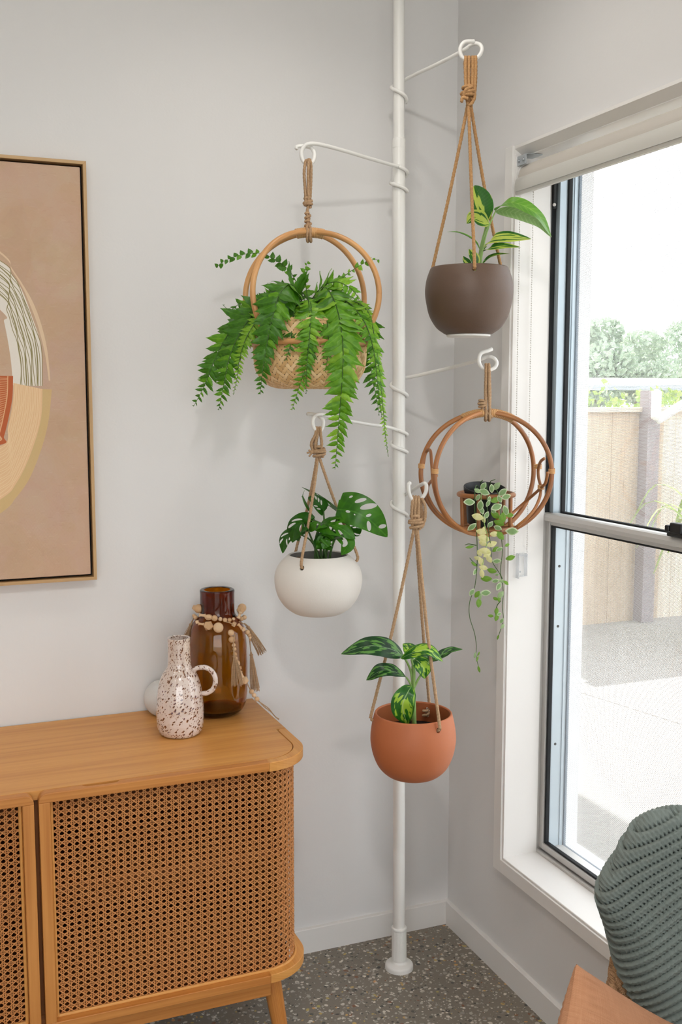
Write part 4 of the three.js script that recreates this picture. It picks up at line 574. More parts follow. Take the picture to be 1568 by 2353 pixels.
  const rail = (top) => { const g = extrude(railShape(top), B - 0.003, { bevelEnabled: true, bevelSize: 0.0015, bevelThickness: 0.0015, bevelOffset: -0.0015, bevelSegments: 3 }); g.translate(0, 0, ZF - B + 0.0015); return g; };
  const scoopS = new THREE.Shape(); scoopS.moveTo(0.082, -0.005); scoopS.bezierCurveTo(0.093, -0.005, 0.093, 0.0115, 0.104, 0.0115); scoopS.lineTo(0.156, 0.0115); scoopS.bezierCurveTo(0.167, 0.0115, 0.167, -0.005, 0.178, -0.005); scoopS.closePath();
  const scoop = extrude(scoopS, 0.03); scoop.rotateX(Math.PI / 2); scoop.translate(0, 0.745, ZF - B);
  const topRail = cut(rail(true), [scoop]);
  const corner = (y0, y1) => { const o = plan(0), i = plan(B); const pts = [...o, [XR, ZJ + 0.001], [XR - B + 0.011, ZJ + 0.001], ...Array.from({ length: 6 }, (_, k) => { const a = Math.PI / 2 * k / 5; return [XR - B + 0.011 - 0.011 * Math.sin(a), ZJ + 0.012 - 0.011 * Math.cos(a)]; }), ...i.reverse()]; return flat(pts, y0, y1, 0.0015); };
  const beadPath = (y) => { const p = []; p.push([x0 + B + 0.002, y, ZF - B + 0.002]); for (let k = 1; k <= 8; k++) p.push([x0 + B + (XC - x0 - B) * k / 8.001, y, ZF - B + 0.002]); for (let k = 1; k <= 10; k++) { const a = Math.PI / 2 * k / 10; p.push([XC + (R - B + 0.002) * Math.sin(a), y, ZC + (R - B + 0.002) * Math.cos(a)]); } p.push([XR - B + 0.002, y, ZJ + 0.006]); return p; };
  const parts = [
    ['top_rail', boxUV(topRail, 'x'), M.woodFront], ['bottom_rail', boxUV(rail(false), 'x'), M.woodFront], ['stile', boxUV(box(x0, x0 + B, yb + 0.0183, yt - 0.0193, ZF - B, ZF, 0.0016), 'y'), M.woodFront], ['corner_rail', boxUV(corner(yt - 0.021, yt), 'z'), M.woodTop], ['corner_rail', boxUV(corner(yb, yb + 0.02), 'z'), M.woodTop],
    ['bead', tube(beadPath(yb + 0.0205), 0.0036, { n: 90, m: 10 }), M.woodTop], ['bead', tube([[x0 + B + 0.0035, yb + 0.02, ZF - B + 0.003], [x0 + B + 0.0035, yt - 0.02, ZF - B + 0.003]], 0.0036, { n: 4, m: 10 }), M.woodTop],
    ['end_stile', boxUV(box(XR - B, XR - 0.002, yb + 0.019, yt - 0.02, ZJ + 0.001, ZJ + 0.014, 0.001), 'y'), M.woodFront],
    ['cane_webbing', cane, M.cane],
  ];
  for (const s of [1, -1]) { const d = new THREE.Group(); d.name = numbered('door'); t.add(d); for (const [n, g, m] of parts) { const q = mesh(n, s > 0 ? g : mirrorX(g), m, d); if (n === 'cane_webbing') q.userData.kind = 'stuff'; } }
  // base: apron and four splayed legs
  mesh('apron', boxUV(box(-XR + 0.1, XR - 0.1, 0.178, 0.2275, 0.424, 0.446, 0.002), 'x'), M.woodFront, t); mesh('apron', boxUV(box(-XR + 0.1, XR - 0.1, 0.178, 0.2275, 0.05, 0.072, 0.002), 'x'), M.woodFront, t);
  for (const sx of [1, -1]) { mesh('apron', boxUV(box(sx > 0 ? XR - 0.115 : -XR + 0.093, sx > 0 ? XR - 0.093 : -XR + 0.115, 0.178, 0.2275, 0.07, 0.428, 0.002), 'z'), M.woodFront, t);
    for (const [z, dz] of [[0.415, 0.012], [0.085, -0.012]]) mesh('leg', tube([[sx * (XR - 0.093), 0.2275, z], [sx * (XR - 0.072), 0.09, z + dz * 0.5], [sx * (XR - 0.058), 0.0, z + dz]], (k) => 0.0215 - 0.0065 * k, { n: 16, m: 28 }), M.woodFront, t); }
}
// ---------------------------------------------------------------- things on the sideboard
const VASE = [-.7001,.73,.0959];
const kv = 0.2449e-3 * 1.0;                             // metres in one unit of the vase drawing
const vaseProf = [[0, 0], [150, 0], [205, 22], [250, 60], [281, 130], [293, 220], [296, 420], [293, 640], [281, 780], [257, 880], [222, 942], [190, 975], [176, 1005], [172, 1060], [172, 1180], [174, 1222], [168, 1232]].map(([r, y]) => [r * kv, y * kv * 1.035]);
const vaseR = (y) => { for (let i = 2; i < vaseProf.length; i++) if (vaseProf[i][1] >= y) { const [a, b] = [vaseProf[i - 1], vaseProf[i]]; return lerp(a[0], b[0], clamp((y - a[1]) / Math.max(b[1] - a[1], 1e-6))); } return vaseProf[vaseProf.length - 1][0]; };
{
  const t = thing('vase', 'tall amber brown glass vase with a narrow neck, draped with beads', 'vase', VASE, YAW);
  const amber = phys({ color: 0xffffff, transmission: 1, thickness: 0.01, roughness: 0.02, ior: 1.5, attenuationColor: new THREE.Color(0.75, 0.5, 0.12), attenuationDistance: 0.0031, specularIntensity: 1 });
  const out = smoothProfile(vaseProf.slice(1), 70), w = 0.0036, wall = (y) => w + 0.0055 * smooth(0.205, 0.25, y);
  const inn = smoothProfile(vaseProf.slice(1).map(([r, y], i) => [Math.max(r - wall(y), 0.01), Math.max(y, 0.016)]).filter((p, i) => i > 1), 60).reverse();
  mesh('body', lathe([[0, 0], ...out, [out[out.length - 1][0] - 0.002, out[out.length - 1][1] + 0.0012], ...inn, [0, 0.015]], 96), amber, t);
}
{
  const t = thing('jug', 'glossy cream ceramic jug with brown speckles and a ring handle', 'jug', [-.8247,.73,.2119], YAW);
  const speck = canvasTex(1024, 1024, (c, N) => {
    const R = rng(7); const g = c.createLinearGradient(0, 0, 0, N); c.fillStyle = '#d3c1b5'; c.fillRect(0, 0, N, N);
    for (let i = 0; i < 60; i++) { c.fillStyle = ['rgba(214,190,168,.18)', 'rgba(238,232,230,.25)'][i % 2]; c.beginPath(); c.ellipse(R() * N, R() * N, 40 + R() * 90, 40 + R() * 90, 0, 0, 7); c.fill(); }
    for (let i = 0; i < 2900; i++) { const x = R() * N, y = R() * N, s = 2.2 + 7.6 * Math.pow(R(), 1.8), a = -1.5 + R() * 1.4, e = 0.28 + R() * 0.42; for (const ox of [0, -N, N]) { c.fillStyle = 'rgba(170,110,66,.5)'; c.beginPath(); c.ellipse(x + ox, y, s * 1.25, s * e * 1.4, a, 0, 7); c.fill(); c.fillStyle = R() < 0.75 ? 'rgba(82,44,24,.92)' : 'rgba(92,70,80,.85)'; c.beginPath(); c.ellipse(x + ox + 1, y - 1, s, s * e, a, 0, 7); c.fill(); c.beginPath(); c.ellipse(x + ox + s * 0.7, y - s * 0.5, s * 0.45, s * 0.4, a, 0, 7); c.fill(); } }
  });
  const m = phys({ map: speck, roughness: 0.16, clearcoat: 1, clearcoatRoughness: 0.04 });
  const k = 0.2337e-3, pr = [[150, 0], [190, 6], [214, 35], [231, 90], [237, 190], [236, 260], [228, 360], [213, 460], [190, 545], [158, 605], [130, 640], [116, 680], [112, 740], [112, 900], [113, 935], [108, 941]].map(([r, y]) => [r * k, y * k * 1.04]);
  const o = smoothProfile(pr, 60), inn = o.filter((p) => p[1] > 0.01).map(([r, y]) => [Math.max(r - 0.0045, 0.012), y - 0.001]).reverse();
  const g = lathe([[0, 0], ...o, ...inn, [0, 0.006]], 96); const uv = g.attributes.uv, p = g.attributes.position; for (let i = 0; i < uv.count; i++) uv.setXY(i, uv.getX(i) * 1.05, p.getY(i) / 0.34);
  uv.needsUpdate = true;
  mesh('body', g, m, t);
  const hp = [[.0276,.1447,0],[.0374,.1546,.006],[.0493,.1594,.008],[.0621,.1597,.009],[.0753,.1522,.01],[.0832,.1391,.01],[.0844,.1237,.01],[.0783,.1092,.009],[.0669,.1001,.008],[.055,.0972,.006],[.05,.0959,0]];
  const hg = tube(hp, 0.0059, { n: 60, m: 16 }); const hu = hg.attributes.uv; for (let i = 0; i < hu.count; i++) hu.setXY(i, hu.getX(i) * 2.5, hu.getY(i) * 0.12 + 0.3);
  mesh('handle', hg, m, t);
}
{
  const t = thing('speaker', 'small white round fabric speaker half hidden behind the speckled jug', 'speaker', [-.8308,.73,.0503], YAW);
  const mshB = tex(64, 64, (x, y) => { const v = (Math.hypot((x % 16) - 8, (y % 16) - 8) < 5) || (Math.hypot(((x + 8) % 16) - 8, ((y + 8) % 16) - 8) < 3) ? 40 : 255; return [v, v, v]; }, false, 28, 14);
  const fab = std({ color: 0xe4e2df, roughness: 0.9, bumpMap: mshB, bumpScale: 0.0006 });
  const pr = []; for (let i = 0; i <= 40; i++) { const a = -1.15 + 2.25 * i / 40; pr.push([0.0455 * Math.cos(a), 0.0415 + 0.0455 * Math.sin(a)]); }
  mesh('body', lathe([[0, 0], [pr[0][0], 0.0], ...pr], 72), fab, t);
  const yT = pr[40][1], rT = pr[40][0];
  mesh('top_plate', lathe([[0, yT - 0.0012], [rT - 0.002, yT - 0.0005], [rT, yT + 0.0004], [rT + 0.0004, yT - 0.001], [rT, yT - 0.003], [0, yT - 0.004]], 56), M.plugWhite, t);
}
// wooden bead garland with jute tassels
{
  const t = thing('bead_garland', 'pale wooden bead garland with jute tassels around the neck of the amber vase', 'garland', VASE, YAW);
  const wm = [0xd8b48c, 0xcfa87e, 0xe0bf99].map((c) => std({ color: c, roughness: 0.7 }));
  const sph = new THREE.SphereGeometry(1, 22, 16), fac = (() => { const g = new THREE.IcosahedronGeometry(1, 0); g.scale(1, 1.0, 1); return g; })(), cube = (() => { const b = new RoundedBoxGeometry(1.5, 1.5, 1.7, 1, 0.35); return b; })();
  const octa = (() => { const g = new THREE.CylinderGeometry(0.55, 0.55, 2.2, 6, 3); const p = g.attributes.position; for (let i = 0; i < p.count; i++) { if (Math.abs(p.getY(i)) < 0.5) { p.setX(i, p.getX(i) * 1.75); p.setZ(i, p.getZ(i) * 1.75); } } const q = g.toNonIndexed(); q.computeVertexNormals(); return q; })();
  const spool = lathe([[0, -1], [0.52, -1], [0.56, -0.9], [0.56, -0.78], [0.42, -0.6], [0.36, 0], [0.42, 0.6], [0.56, 0.78], [0.56, 0.9], [0.52, 1], [0, 1]], 22);
  const G = { s: sph, f: fac, o: octa, c: cube, p: spool };
  const R = rng(3); let n = 0;
  // [x, y, radius, kind, turn] in drawing units; depth follows the glass
  const place = (kind, r, q, ang = 0, extra = 0) => {
    const y = q[1], u = q[0], R0 = vaseR(y) + r * 0.95 + extra, z = Math.abs(u) < R0 ? Math.sqrt(R0 * R0 - u * u) : 0;
    const m = mesh('bead', G[kind], wm[n++ % 3], t); m.position.set(u, y, q[2] || z); m.scale.setScalar(r); m.rotation.set((R() - 0.5) * 0.6, (R() - 0.5) * 0.8, ang); return m.position;
  };
  const U = 0.2449e-3;
  const a = [[-.0589,.26,-.03],[-.044,.2667,.012],[-.0315,.2562,0],[-.0156,.2537,0],[-.0009,.2517,0],[.0126,.2487,0],[.0236,.2462,0],[.0339,.245,0],[.0425,.245,0],[.0597,.2641,-.01],[.0581,.263,.012],[.0573,.2551,.03],[.0451,.235,0],[.0601,.2414,.01],[.0649,.2403,-.01],[-.0568,.2487,.008],[-.052,.2457,.015],[-.0441,.2395,0],[-.033,.2375,0],[-.0139,.2362,0],[.0099,.2325,0]];
  const spec = [['f', 34], ['s', 46], ['p', 34, 1.45], ['o', 32, 1.5], ['s', 31], ['s', 21], ['s', 22], ['s', 22], ['s', 17], ['s', 44], ['f', 44], ['p', 34, -0.4], ['c', 27, -0.5], ['s', 24], ['s', 25], ['s', 18], ['s', 22], ['c', 24, 0.2], ['p', 30, 1.4], ['f', 52], ['s', 50]];
  spec.forEach(([k, r, g], i) => place(k, r * U, a[i], g));
  const b = [[.0392,.2179,0],[.0415,.2019,0],[.045,.1873,0],[.0469,.1773,0],[.0477,.1647,0],[.0496,.1541,0],[.0527,.142,0],[.058,.1294,0],[.0622,.1129,0],[.0687,.0965,0]], bs = [['s', 32], ['s', 33], ['s', 20], ['s', 20], ['s', 22], ['s', 21], ['s', 32], ['c', 24, 0.2], ['p', 36, 0.3], ['f', 46]];
  bs.forEach(([k, r, g], i) => place(k, r * U, b[i], g));
  const c = [[.0597,.2301,.045],[.0669,.2211,.038],[.0759,.2114,.026],[.0791,.2037,.022],[.081,.1961,.016],[.0814,.1887,.01]], cs = [['p', 32, 0.8], ['c', 26, 0.5], ['s', 26], ['s', 19], ['s', 17], ['s', 15]];
  cs.forEach(([k, r, g], i) => place(k, r * U, c[i], g));
  const d = [[.085,.0655,.035],[.0911,.0568,.036],[.0985,.0476,.038]], ds = [['s', 24], ['s', 23], ['s', 25]]; ds.forEach(([k, r], i) => place(k, r * U, d[i]));
  const cord = (pts, r = 0.0013) => mesh('cord', rope(pts, r, { m: 6 }), M.jute, t);
  cord([[.0723,.0975,.04],[.0769,.0819,.038],[.085,.0655,.035],[.0911,.0568,.036],[.0985,.0476,.038],[.1047,.0412,.04],[.1184,.0289,.045],[.1334,.0198,.052],[.1454,.013,.07],[.1543,.0098,.078]]); cord([[.1022,.0422,.039],[.1134,.0355,.042],[.1283,.0261,.048],[.1416,.0155,.066],[.1538,.0088,.078]]);
  cord([[.0288,.2466,.07],[.0381,.2438,.068],[.0462,.2384,.066]]); cord([[-.0566,.2446,.01],[-.0607,.2358,.004],[-.0632,.2274,0]]); cord([[.0579,.2435,.05],[.0649,.2354,.036],[.0707,.2294,.02]]); cord([[.0791,.1912,.006],[.08,.1702,.002],[.0816,.1521,0]]); cord([[.05,.2173,.075],[.0475,.1973,.083],[.0478,.1727,.082]]);
  // tassels: bound head, loose threads
  const tassel = (top, head, end, spread, seed) => {
    const R = rng(seed), list = [], A = vec(top), Hd = vec(head), E = vec(end), D = E.clone().sub(Hd), S = V3().crossVectors(D, V3(0, 0, 1)).normalize(), F = V3().crossVectors(D, S).normalize();
    for (let i = 0; i < 44; i++) { const a = R() * 6.283, q = Math.sqrt(R()), e = 0.92 + R() * 0.12, off = (k, j) => S.clone().multiplyScalar(Math.cos(a + j) * q * k).addScaledVector(F, Math.sin(a + j) * q * k * 0.6); const p = [A.clone().addScaledVector(S, 0.001 * Math.cos(a)), Hd.clone().add(off(0.0032, 0)), Hd.clone().addScaledVector(D, 0.45).add(off(spread * 0.7, 0.15 * (R() - 0.5))), Hd.clone().addScaledVector(D, e).add(off(spread, 0.5 * (R() - 0.5)))]; list.push(tube(p, 0.00062, { n: 14, m: 5 })); }
    const m = mesh('tassel', geoAll(list), M.jute, t); m.userData.kind = 'stuff';
    const w = []; for (let i = 0; i <= 40; i++) { const k = i / 40, aa = k * 6.283 * 4; const c = A.clone().lerp(Hd, 0.75 + 0.25 * k); w.push(c.addScaledVector(S, 0.0038 * Math.cos(aa)).addScaledVector(F, 0.0038 * Math.sin(aa))); } mesh('tassel_binding', tube(w, 0.0008, { n: 60, m: 5 }), M.jute, t);
  };
  const tt = [[-.0615,.2353,.004],[-.0664,.2224,0],[-.082,.1827,.004],[.0675,.2324,.02],[.0772,.2189,.012],[.1105,.1561,.016],[.0479,.1779,.083],[.0495,.1635,.084],[.0545,.0955,.086],[.0817,.1586,.006],[.0831,.1481,.006],[.0929,.0614,.012]];
  tassel(tt[0], tt[1], tt[2], 0.011, 1); tassel(tt[3], tt[4], tt[5], 0.0135, 2); tassel(tt[6], tt[7], tt[8], 0.0165, 3); tassel(tt[9], tt[10], tt[11], 0.0125, 4);
}
// ---------------------------------------------------------------- framed canvas on the wall
{
  const x1 = -0.980, y1 = 2.0495, y0 = 1.0755, wd = 0.74, x0 = x1 - wd, D = 0.036;
  const t = thing('painting', 'large abstract arch painting in peach and tan with a slim oak frame', 'painting', [(x0 + x1) / 2, y0, 0]);
  const hw = wd / 2, ht = y1 - y0, f = 0.0075;
  const bar = (pts) => { const g = extrude(new THREE.Shape(pts.map(([a, b]) => new THREE.Vector2(a, b))), D - 0.004, { bevelEnabled: true, bevelSize: 0.0005, bevelThickness: 0.0005, bevelOffset: -0.0005, bevelSegments: 1 }); g.translate(0, 0, 0.0035); return g; };
  const oak = std({ map: woodTex([205, 172, 126], [176, 138, 92], 71, 6), roughness: 0.5 });
  mesh('frame_bar', boxUV(bar([[hw, 0], [hw, ht], [hw - f, ht - f], [hw - f, f]]), 'y'), oak, t); mesh('frame_bar', boxUV(bar([[-hw, 0], [-hw + f, f], [-hw + f, ht - f], [-hw, ht]]), 'y'), oak, t);
  mesh('frame_bar', boxUV(bar([[-hw, 0], [hw, 0], [hw - f, f], [-hw + f, f]]), 'x'), oak, t); mesh('frame_bar', boxUV(bar([[-hw, ht], [-hw + f, ht - f], [hw - f, ht - f], [hw, ht]]), 'x'), oak, t);
  mesh('backing', box(-hw + 0.001, hw - 0.001, 0.001, ht - 0.001, 0.002, 0.006), std({ color: 0x0d0b0a, roughness: 0.9 }), t, 'black shadow gap');
  const cx0 = x0 + 0.0135, cx1 = x1 - 0.0135, cy0 = y0 + 0.0135, cy1 = y1 - 0.0135, W = 1320, H = Math.round(W * (cy1 - cy0) / (cx1 - cx0));
  const art = canvasTex(W, H, (c) => {
    const R = rng(19), X = (x) => (x - cx0) / (cx1 - cx0) * W, Y = (y) => (cy1 - y) / (cy1 - cy0) * H, mid = (cx0 + cx1) / 2;
    c.fillStyle = '#c4a28a'; c.fillRect(0, 0, W, H);
    for (let i = 0; i < 900; i++) { const k = R(); c.fillStyle = k < 0.4 ? 'rgba(182,142,116,.055)' : k < 0.75 ? 'rgba(206,180,160,.06)' : 'rgba(190,164,158,.06)'; c.beginPath(); c.ellipse(R() * W, R() * H, 30 + R() * 150, 20 + R() * 110, R() * 3, 0, 7); c.fill(); }
    for (let i = 0; i < 2600; i++) { c.fillStyle = R() < 0.5 ? 'rgba(226,204,186,.10)' : 'rgba(150,112,90,.08)'; c.fillRect(R() * W, R() * H, 2 + R() * 26, 1 + R() * 3); }
    const path = (pts) => { c.beginPath(); pts.forEach(([x, y], i) => { if (!i) c.moveTo(x, y); else { const [a, b] = pts[i - 1], n = pts[i + 1] || pts[i]; c.lineTo(x, y); } }); };
    const curve = (pts) => { const s = new THREE.SplineCurve(pts.map(([x, y]) => new THREE.Vector2(X(x), Y(y)))); return s.getPoints(60).map((p) => [p.x, p.y]); };
    const flip = (pts) => pts.map(([x, y]) => [W - x, y]);
    const fill = (a, b, colr) => { for (const g of [(p) => p, flip]) { path(g([...a, ...b.slice().reverse()])); c.closePath(); c.fillStyle = colr; c.fill(); } };
    // upper arch
    const o1 = curve([[mid, 1.955], ...[[-1.1755,1.8377],[-1.1511,1.8016],[-1.1265,1.7629],[-1.1059,1.7236],[-1.0899,1.6748],[-1.0786,1.6164],[-1.0743,1.5493]]]), o2 = curve([[mid, 1.948], ...[[-1.1757,1.8326],[-1.1512,1.7962],[-1.1291,1.7582],[-1.1131,1.7187],[-1.0973,1.6709],[-1.0846,1.6117],[-1.0777,1.5493]]]);
    fill(o1, o2, '#dcc3a4');
    const w1 = curve([[mid, 1.935], ...[[-1.1762,1.818],[-1.1515,1.7884],[-1.1311,1.7539],[-1.1112,1.6966],[-1.0935,1.6298],[-1.0918,1.5368]]]), w2 = curve([[mid, 1.85], ...[[-1.18,1.7079],[-1.1724,1.6818],[-1.1653,1.6375],[-1.1603,1.5929],[-1.1574,1.5381]]]);
    fill(w1, w2, '#e4ddd2');
    for (const g of [(p) => p, flip]) for (let k = 0; k < 15; k++) { const q = 0.28 + 0.7 * k / 14, p = w1.map(([x, y], i) => { const s = q + 0.028 * Math.sin(i * 0.17 + k * 1.7) + 0.012 * Math.sin(i * 0.5 + k); return [lerp(w2[i][0], x, s), lerp(w2[i][1], y, s)]; }); path(g(p)); c.strokeStyle = '#857a4c'; c.lineWidth = 2.5; c.stroke(); }
    // lower bowl
    const b1 = curve([...[[-1.0714,1.5288],[-1.0811,1.4569],[-1.0987,1.3928],[-1.1275,1.3244],[-1.1599,1.2794],[-1.1962,1.244]], [mid, 1.15]]), b2 = curve([...[[-1.0923,1.5297],[-1.0989,1.4571],[-1.1259,1.375],[-1.1589,1.3116],[-1.1951,1.2763]], [mid, 1.185]]), b3 = curve([...[[-1.1567,1.5435],[-1.159,1.5039],[-1.1719,1.4442],[-1.1908,1.3996]], [mid, 1.37]]);
    fill(b1, b2, 'rgba(208,178,124,.85)'); fill(b2, b3, '#e2bc92');
    for (const g of [(p) => p, flip]) for (let k = 0; k < 17; k++) { const q = 0.06 + 0.88 * k / 16, p = b2.map(([x, y], i) => { const s = q + 0.012 * Math.sin(i * 0.4 + k * 2.1); return [lerp(b3[i][0], x, s), lerp(b3[i][1], y, s)]; }); path(g(p)); c.strokeStyle = 'rgba(240,216,176,.6)'; c.lineWidth = 2.2; c.stroke(); }
    const r1 = curve([...[[-1.1567,1.5593],[-1.1603,1.5088],[-1.1714,1.4578],[-1.1814,1.4217],[-1.1907,1.4026]], [mid, 1.39]]), r2 = curve([[mid, 1.56], [mid, 1.55], [mid, 1.54], [mid, 1.53], [mid, 1.52], [mid, 1.51]]);
    fill(r1, r2, '#b85f36');
    for (const g of [(p) => p, flip]) { for (const q of [0.94, 0.84]) { path(g(r1.map(([x, y], i) => [lerp(r2[i][0], x, q), lerp(r2[i][1], y, q)]))); c.strokeStyle = '#dcae84'; c.lineWidth = 4; c.stroke(); } for (let i = 2; i < 60; i += 1) { path(g([0.84, 0.94].map((q) => [lerp(r2[i][0], r1[i][0], q), lerp(r2[i][1], r1[i][1], q)]))); c.lineWidth = 2.2; c.stroke(); if (i % 2) { path(g([0.2, 0.78].map((q) => [lerp(r2[i][0], r1[i][0], q), lerp(r2[i][1], r1[i][1], q)]))); c.lineWidth = 2.4; c.stroke(); } } }
  });
  const weave = tex(256, 256, (x, y) => { const v = 150 + 50 * Math.sin(x * Math.PI / 4) * Math.sin(y * Math.PI / 4) + 100 * (fbm(x / 24, y / 24, 11, 11, 6, 4) - 0.5); return [v, v, v]; }, false, 7, 9);
  const face = std({ map: art, roughness: 0.85, bumpMap: weave, bumpScale: 0.0006 });
  art.wrapS = art.wrapT = THREE.ClampToEdgeWrapping;
  const g = box(-hw + 0.0135, hw - 0.0135, 0.0135, ht - 0.0135, 0.008, 0.031, 0.002), p = g.attributes.position, uv = g.attributes.uv; for (let i = 0; i < p.count; i++) uv.setXY(i, clamp((p.getX(i) + hw - 0.0135) / (wd - 0.027)), clamp((p.getY(i) - 0.0135) / (ht - 0.027)));
  mesh('canvas', g, face, t);
}
// ---------------------------------------------------------------- hoop handles shared by both rattan hangers
function hoopPts(c, r, a, d, sgn, n = 72) { const p = []; for (let i = 0; i < n; i++) { const f = i / n * 6.28318, w = sgn * Math.max(0.0062, d * Math.abs(Math.cos(f)) ** 0.85), x = r * Math.cos(f); p.push([c[0] + x * Math.cos(a) + w * Math.sin(a), c[1] + r * Math.sin(f), c[2] - x * Math.sin(a) + w * Math.cos(a)]); } return p; }
function wrap(c, r, a, f0, f1, turns, R, wire, flat = 1) { const p = [], n = turns * 14; for (let i = 0; i <= n; i++) { const k = i / n, f = lerp(f0, f1, k), b = k * turns * 6.28318, rr = r + R * Math.cos(b), x = rr * Math.cos(f), w = R * flat * Math.sin(b); p.push([c[0] + x * Math.cos(a) + w * Math.sin(a), c[1] + rr * Math.sin(f), c[2] - x * Math.sin(a) + w * Math.cos(a)]); } return tube(p, wire, { n: n * 2, m: 6 }); }
{
  const t = thing('hanging_basket', 'woven rattan basket with two round hoop handles, holding the fern', 'basket', [-.5329,1.5306,.3045], YAW);
  const k = 0.000990, prof = [[60, 0], [78, 2], [93, 7], [109, 18], [119, 32], [126, 48], [129, 80], [127.5, 110], [126.5, 135], [126, 152]].map(([r, y]) => [r * k, y * k]);
  const c = new THREE.SplineCurve(prof.map(([r, y]) => new THREE.Vector2(r, y))), n = 46, P = [], Th = [0]; for (let i = 0; i <= n; i++) P.push(c.getPointAt(i / n)); for (let i = 1; i <= n; i++) Th.push(Th[i - 1] + P[i].distanceTo(P[i - 1]) / ((P[i].x + P[i - 1].x) / 2));
  const K = 60, dT = 2 * Math.PI / K, sq = (x) => clamp(1.9 * Math.sin(Math.PI * (x / 2) + 0.785), -1, 1), sm = [0xe6bf88, 0xd9ae76, 0xefcd9c].map((q, i) => std({ color: q, roughness: 0.55, map: rattanTex2() }));
  function rattanTex2() { return null; }
  for (const fam of [1, -1]) for (let s = 0; s < K; s++) {
    const pos = [], idx = [];
    for (let i = 0; i <= n; i++) {
      const th = s * dT + fam * Th[i] * 0.95, r = P[i].x, y = P[i].y, a = P[Math.max(0, i - 1)], b = P[Math.min(n, i + 1)], tx = b.x - a.x, ty = b.y - a.y, tl = Math.hypot(tx, ty), nr = ty / tl, ny = -tx / tl;
      const other = fam > 0 ? (th + Th[i] * 0.95) / dT : (th - Th[i] * 0.95) / dT, off = (fam > 0 ? 1 : -1) * 0.00075 * sq(fam > 0 ? s + other : other + s);
      const hw = 0.5 * dT * r * 0.707 * 0.84;
      for (const [e, h] of [[-1, -0.0005], [-0.8, 0.0003], [0.8, 0.0003], [1, -0.0005]]) {      // across: half along the ring, half up the wall
        const da = e * hw * 0.707 / r, up = -fam * e * hw * 0.707, rr = r + (off + h) * nr + up * tx / tl, yy = y + (off + h) * ny + up * ty / tl;
        pos.push(rr * Math.cos(th + da), yy, rr * Math.sin(th + da));
      }
    }
    for (let i = 0; i < n; i++) for (let j = 0; j < 3; j++) { const a = i * 4 + j, b = a + 4; idx.push(a, b, a + 1, b, b + 1, a + 1); }
    const g = new THREE.BufferGeometry(); g.setAttribute('position', new THREE.Float32BufferAttribute(pos, 3)); g.setIndex(idx); g.computeVertexNormals(); mesh('strip', g, sm[(s * 7 + (fam > 0 ? 1 : 0)) % 3], t);
  }
  mesh('base', lathe([[0, 0.001], [58 * k, 0], [64 * k, 0.002], [0, 0.004]], 48), sm[1], t);
  mesh('liner', lathe([[0, 0.006], [0.085, 0.006], [0.11, 0.02], [0.119, 0.05], [0.119, 0.11], [0.117, 0.11], [0.117, 0.05], [0.107, 0.022], [0, 0.01]], 48), std({ color: 0x2a2019, roughness: 0.9 }), t, 'dark inner pot');
  const ring = (y, r, tr, m) => { const p = []; for (let i = 0; i < 48; i++) { const a = i / 48 * 6.28318; p.push([r * Math.cos(a), y + 0.0006 * Math.sin(a * 5), r * Math.sin(a)]); } return tube(p, tr, { n: 160, m: 12, closed: true }); };
  mesh('rim_ring', ring(101 * k, 134.5 * k, 0.0062), M.rattan, t); mesh('rim_band', ring(149 * k, 125.5 * k, 0.0032), sm[0], t);
  const hc = [.0022,.2074,0], r = 141 * k, al = 0.19;
  for (const s of [1, -1]) mesh('hoop', tube(hoopPts(hc, r, al, 0.078, s), (q, a) => 0.0063 + 0.00025 * Math.cos(3 * a), { n: 220, m: 14, closed: true }), M.rattan, t);
  mesh('hoop_binding', wrap(hc, r, al, 1.80, 1.36, 15, 0.0085, 0.0032, 1.5), M.binding, t);
  for (const a of [0.4, 1.4, 2.5, 3.6, 5.0, 5.8]) { const w = []; for (let i = 0; i <= 36; i++) { const q = i / 36 * 6.283 * 3, aa = a + 0.012 * i / 36; const rr = 131 * k + 0.009 * Math.cos(q); w.push([rr * Math.cos(aa), 101 * k + 0.0082 * Math.sin(q), rr * Math.sin(aa)]); } mesh('rim_tie', tube(w, 0.0011, { n: 90, m: 5 }), M.binding, t); }
  // hanging rope
  const q = [[-.0032,.497,.004],[-.0036,.412,0],[-.0044,.3831,0],[-.0038,.3655,0],[-.0026,.3421,0]], hk = q[0], rr = 0.0034, L = (i, x, y, z) => [q[i][0] + x, q[i][1] + y, q[i][2] + z];
  mesh('rope_loop', rope([L(1, -0.004, -0.006, 0.003), L(1, -0.006, 0.03, 0.004), L(0, -0.008, -0.02, 0.006), L(0, -0.003, 0.006, 0.004), L(0, 0.004, -0.012, -0.002), L(1, 0.003, 0.03, -0.002), L(1, 0.002, -0.006, -0.003)], rr), M.jute, t);
  mesh('rope_loop', rope([L(1, 0.002, -0.006, 0.004), L(1, 0.001, 0.03, 0.006), L(0, 0.001, -0.015, 0.009), L(0, 0.003, 0.0075, 0.005), L(0, 0.007, -0.01, 0), L(1, 0.0055, 0.02, -0.001), L(1, 0.003, -0.004, -0.002)], rr), M.jute, t);
  for (const [i, R0, h, n] of [[1, 0.0078, 0.02, 3], [2, 0.0045, 0.012, 2], [3, 0.0055, 0.012, 2]]) { const kl = []; knot(kl, q[i], R0, h, n, rr * 0.9); for (const g of kl) mesh('knot', g, M.jute, t); }
  mesh('rope', rope([L(1, 0.001, -0.005, 0), L(2, -0.001, 0.006, 0.001), L(2, 0.001, -0.006, 0), L(3, 0.0, 0.008, 0.001), L(3, 0.001, -0.002, 0)], rr), M.jute, t);
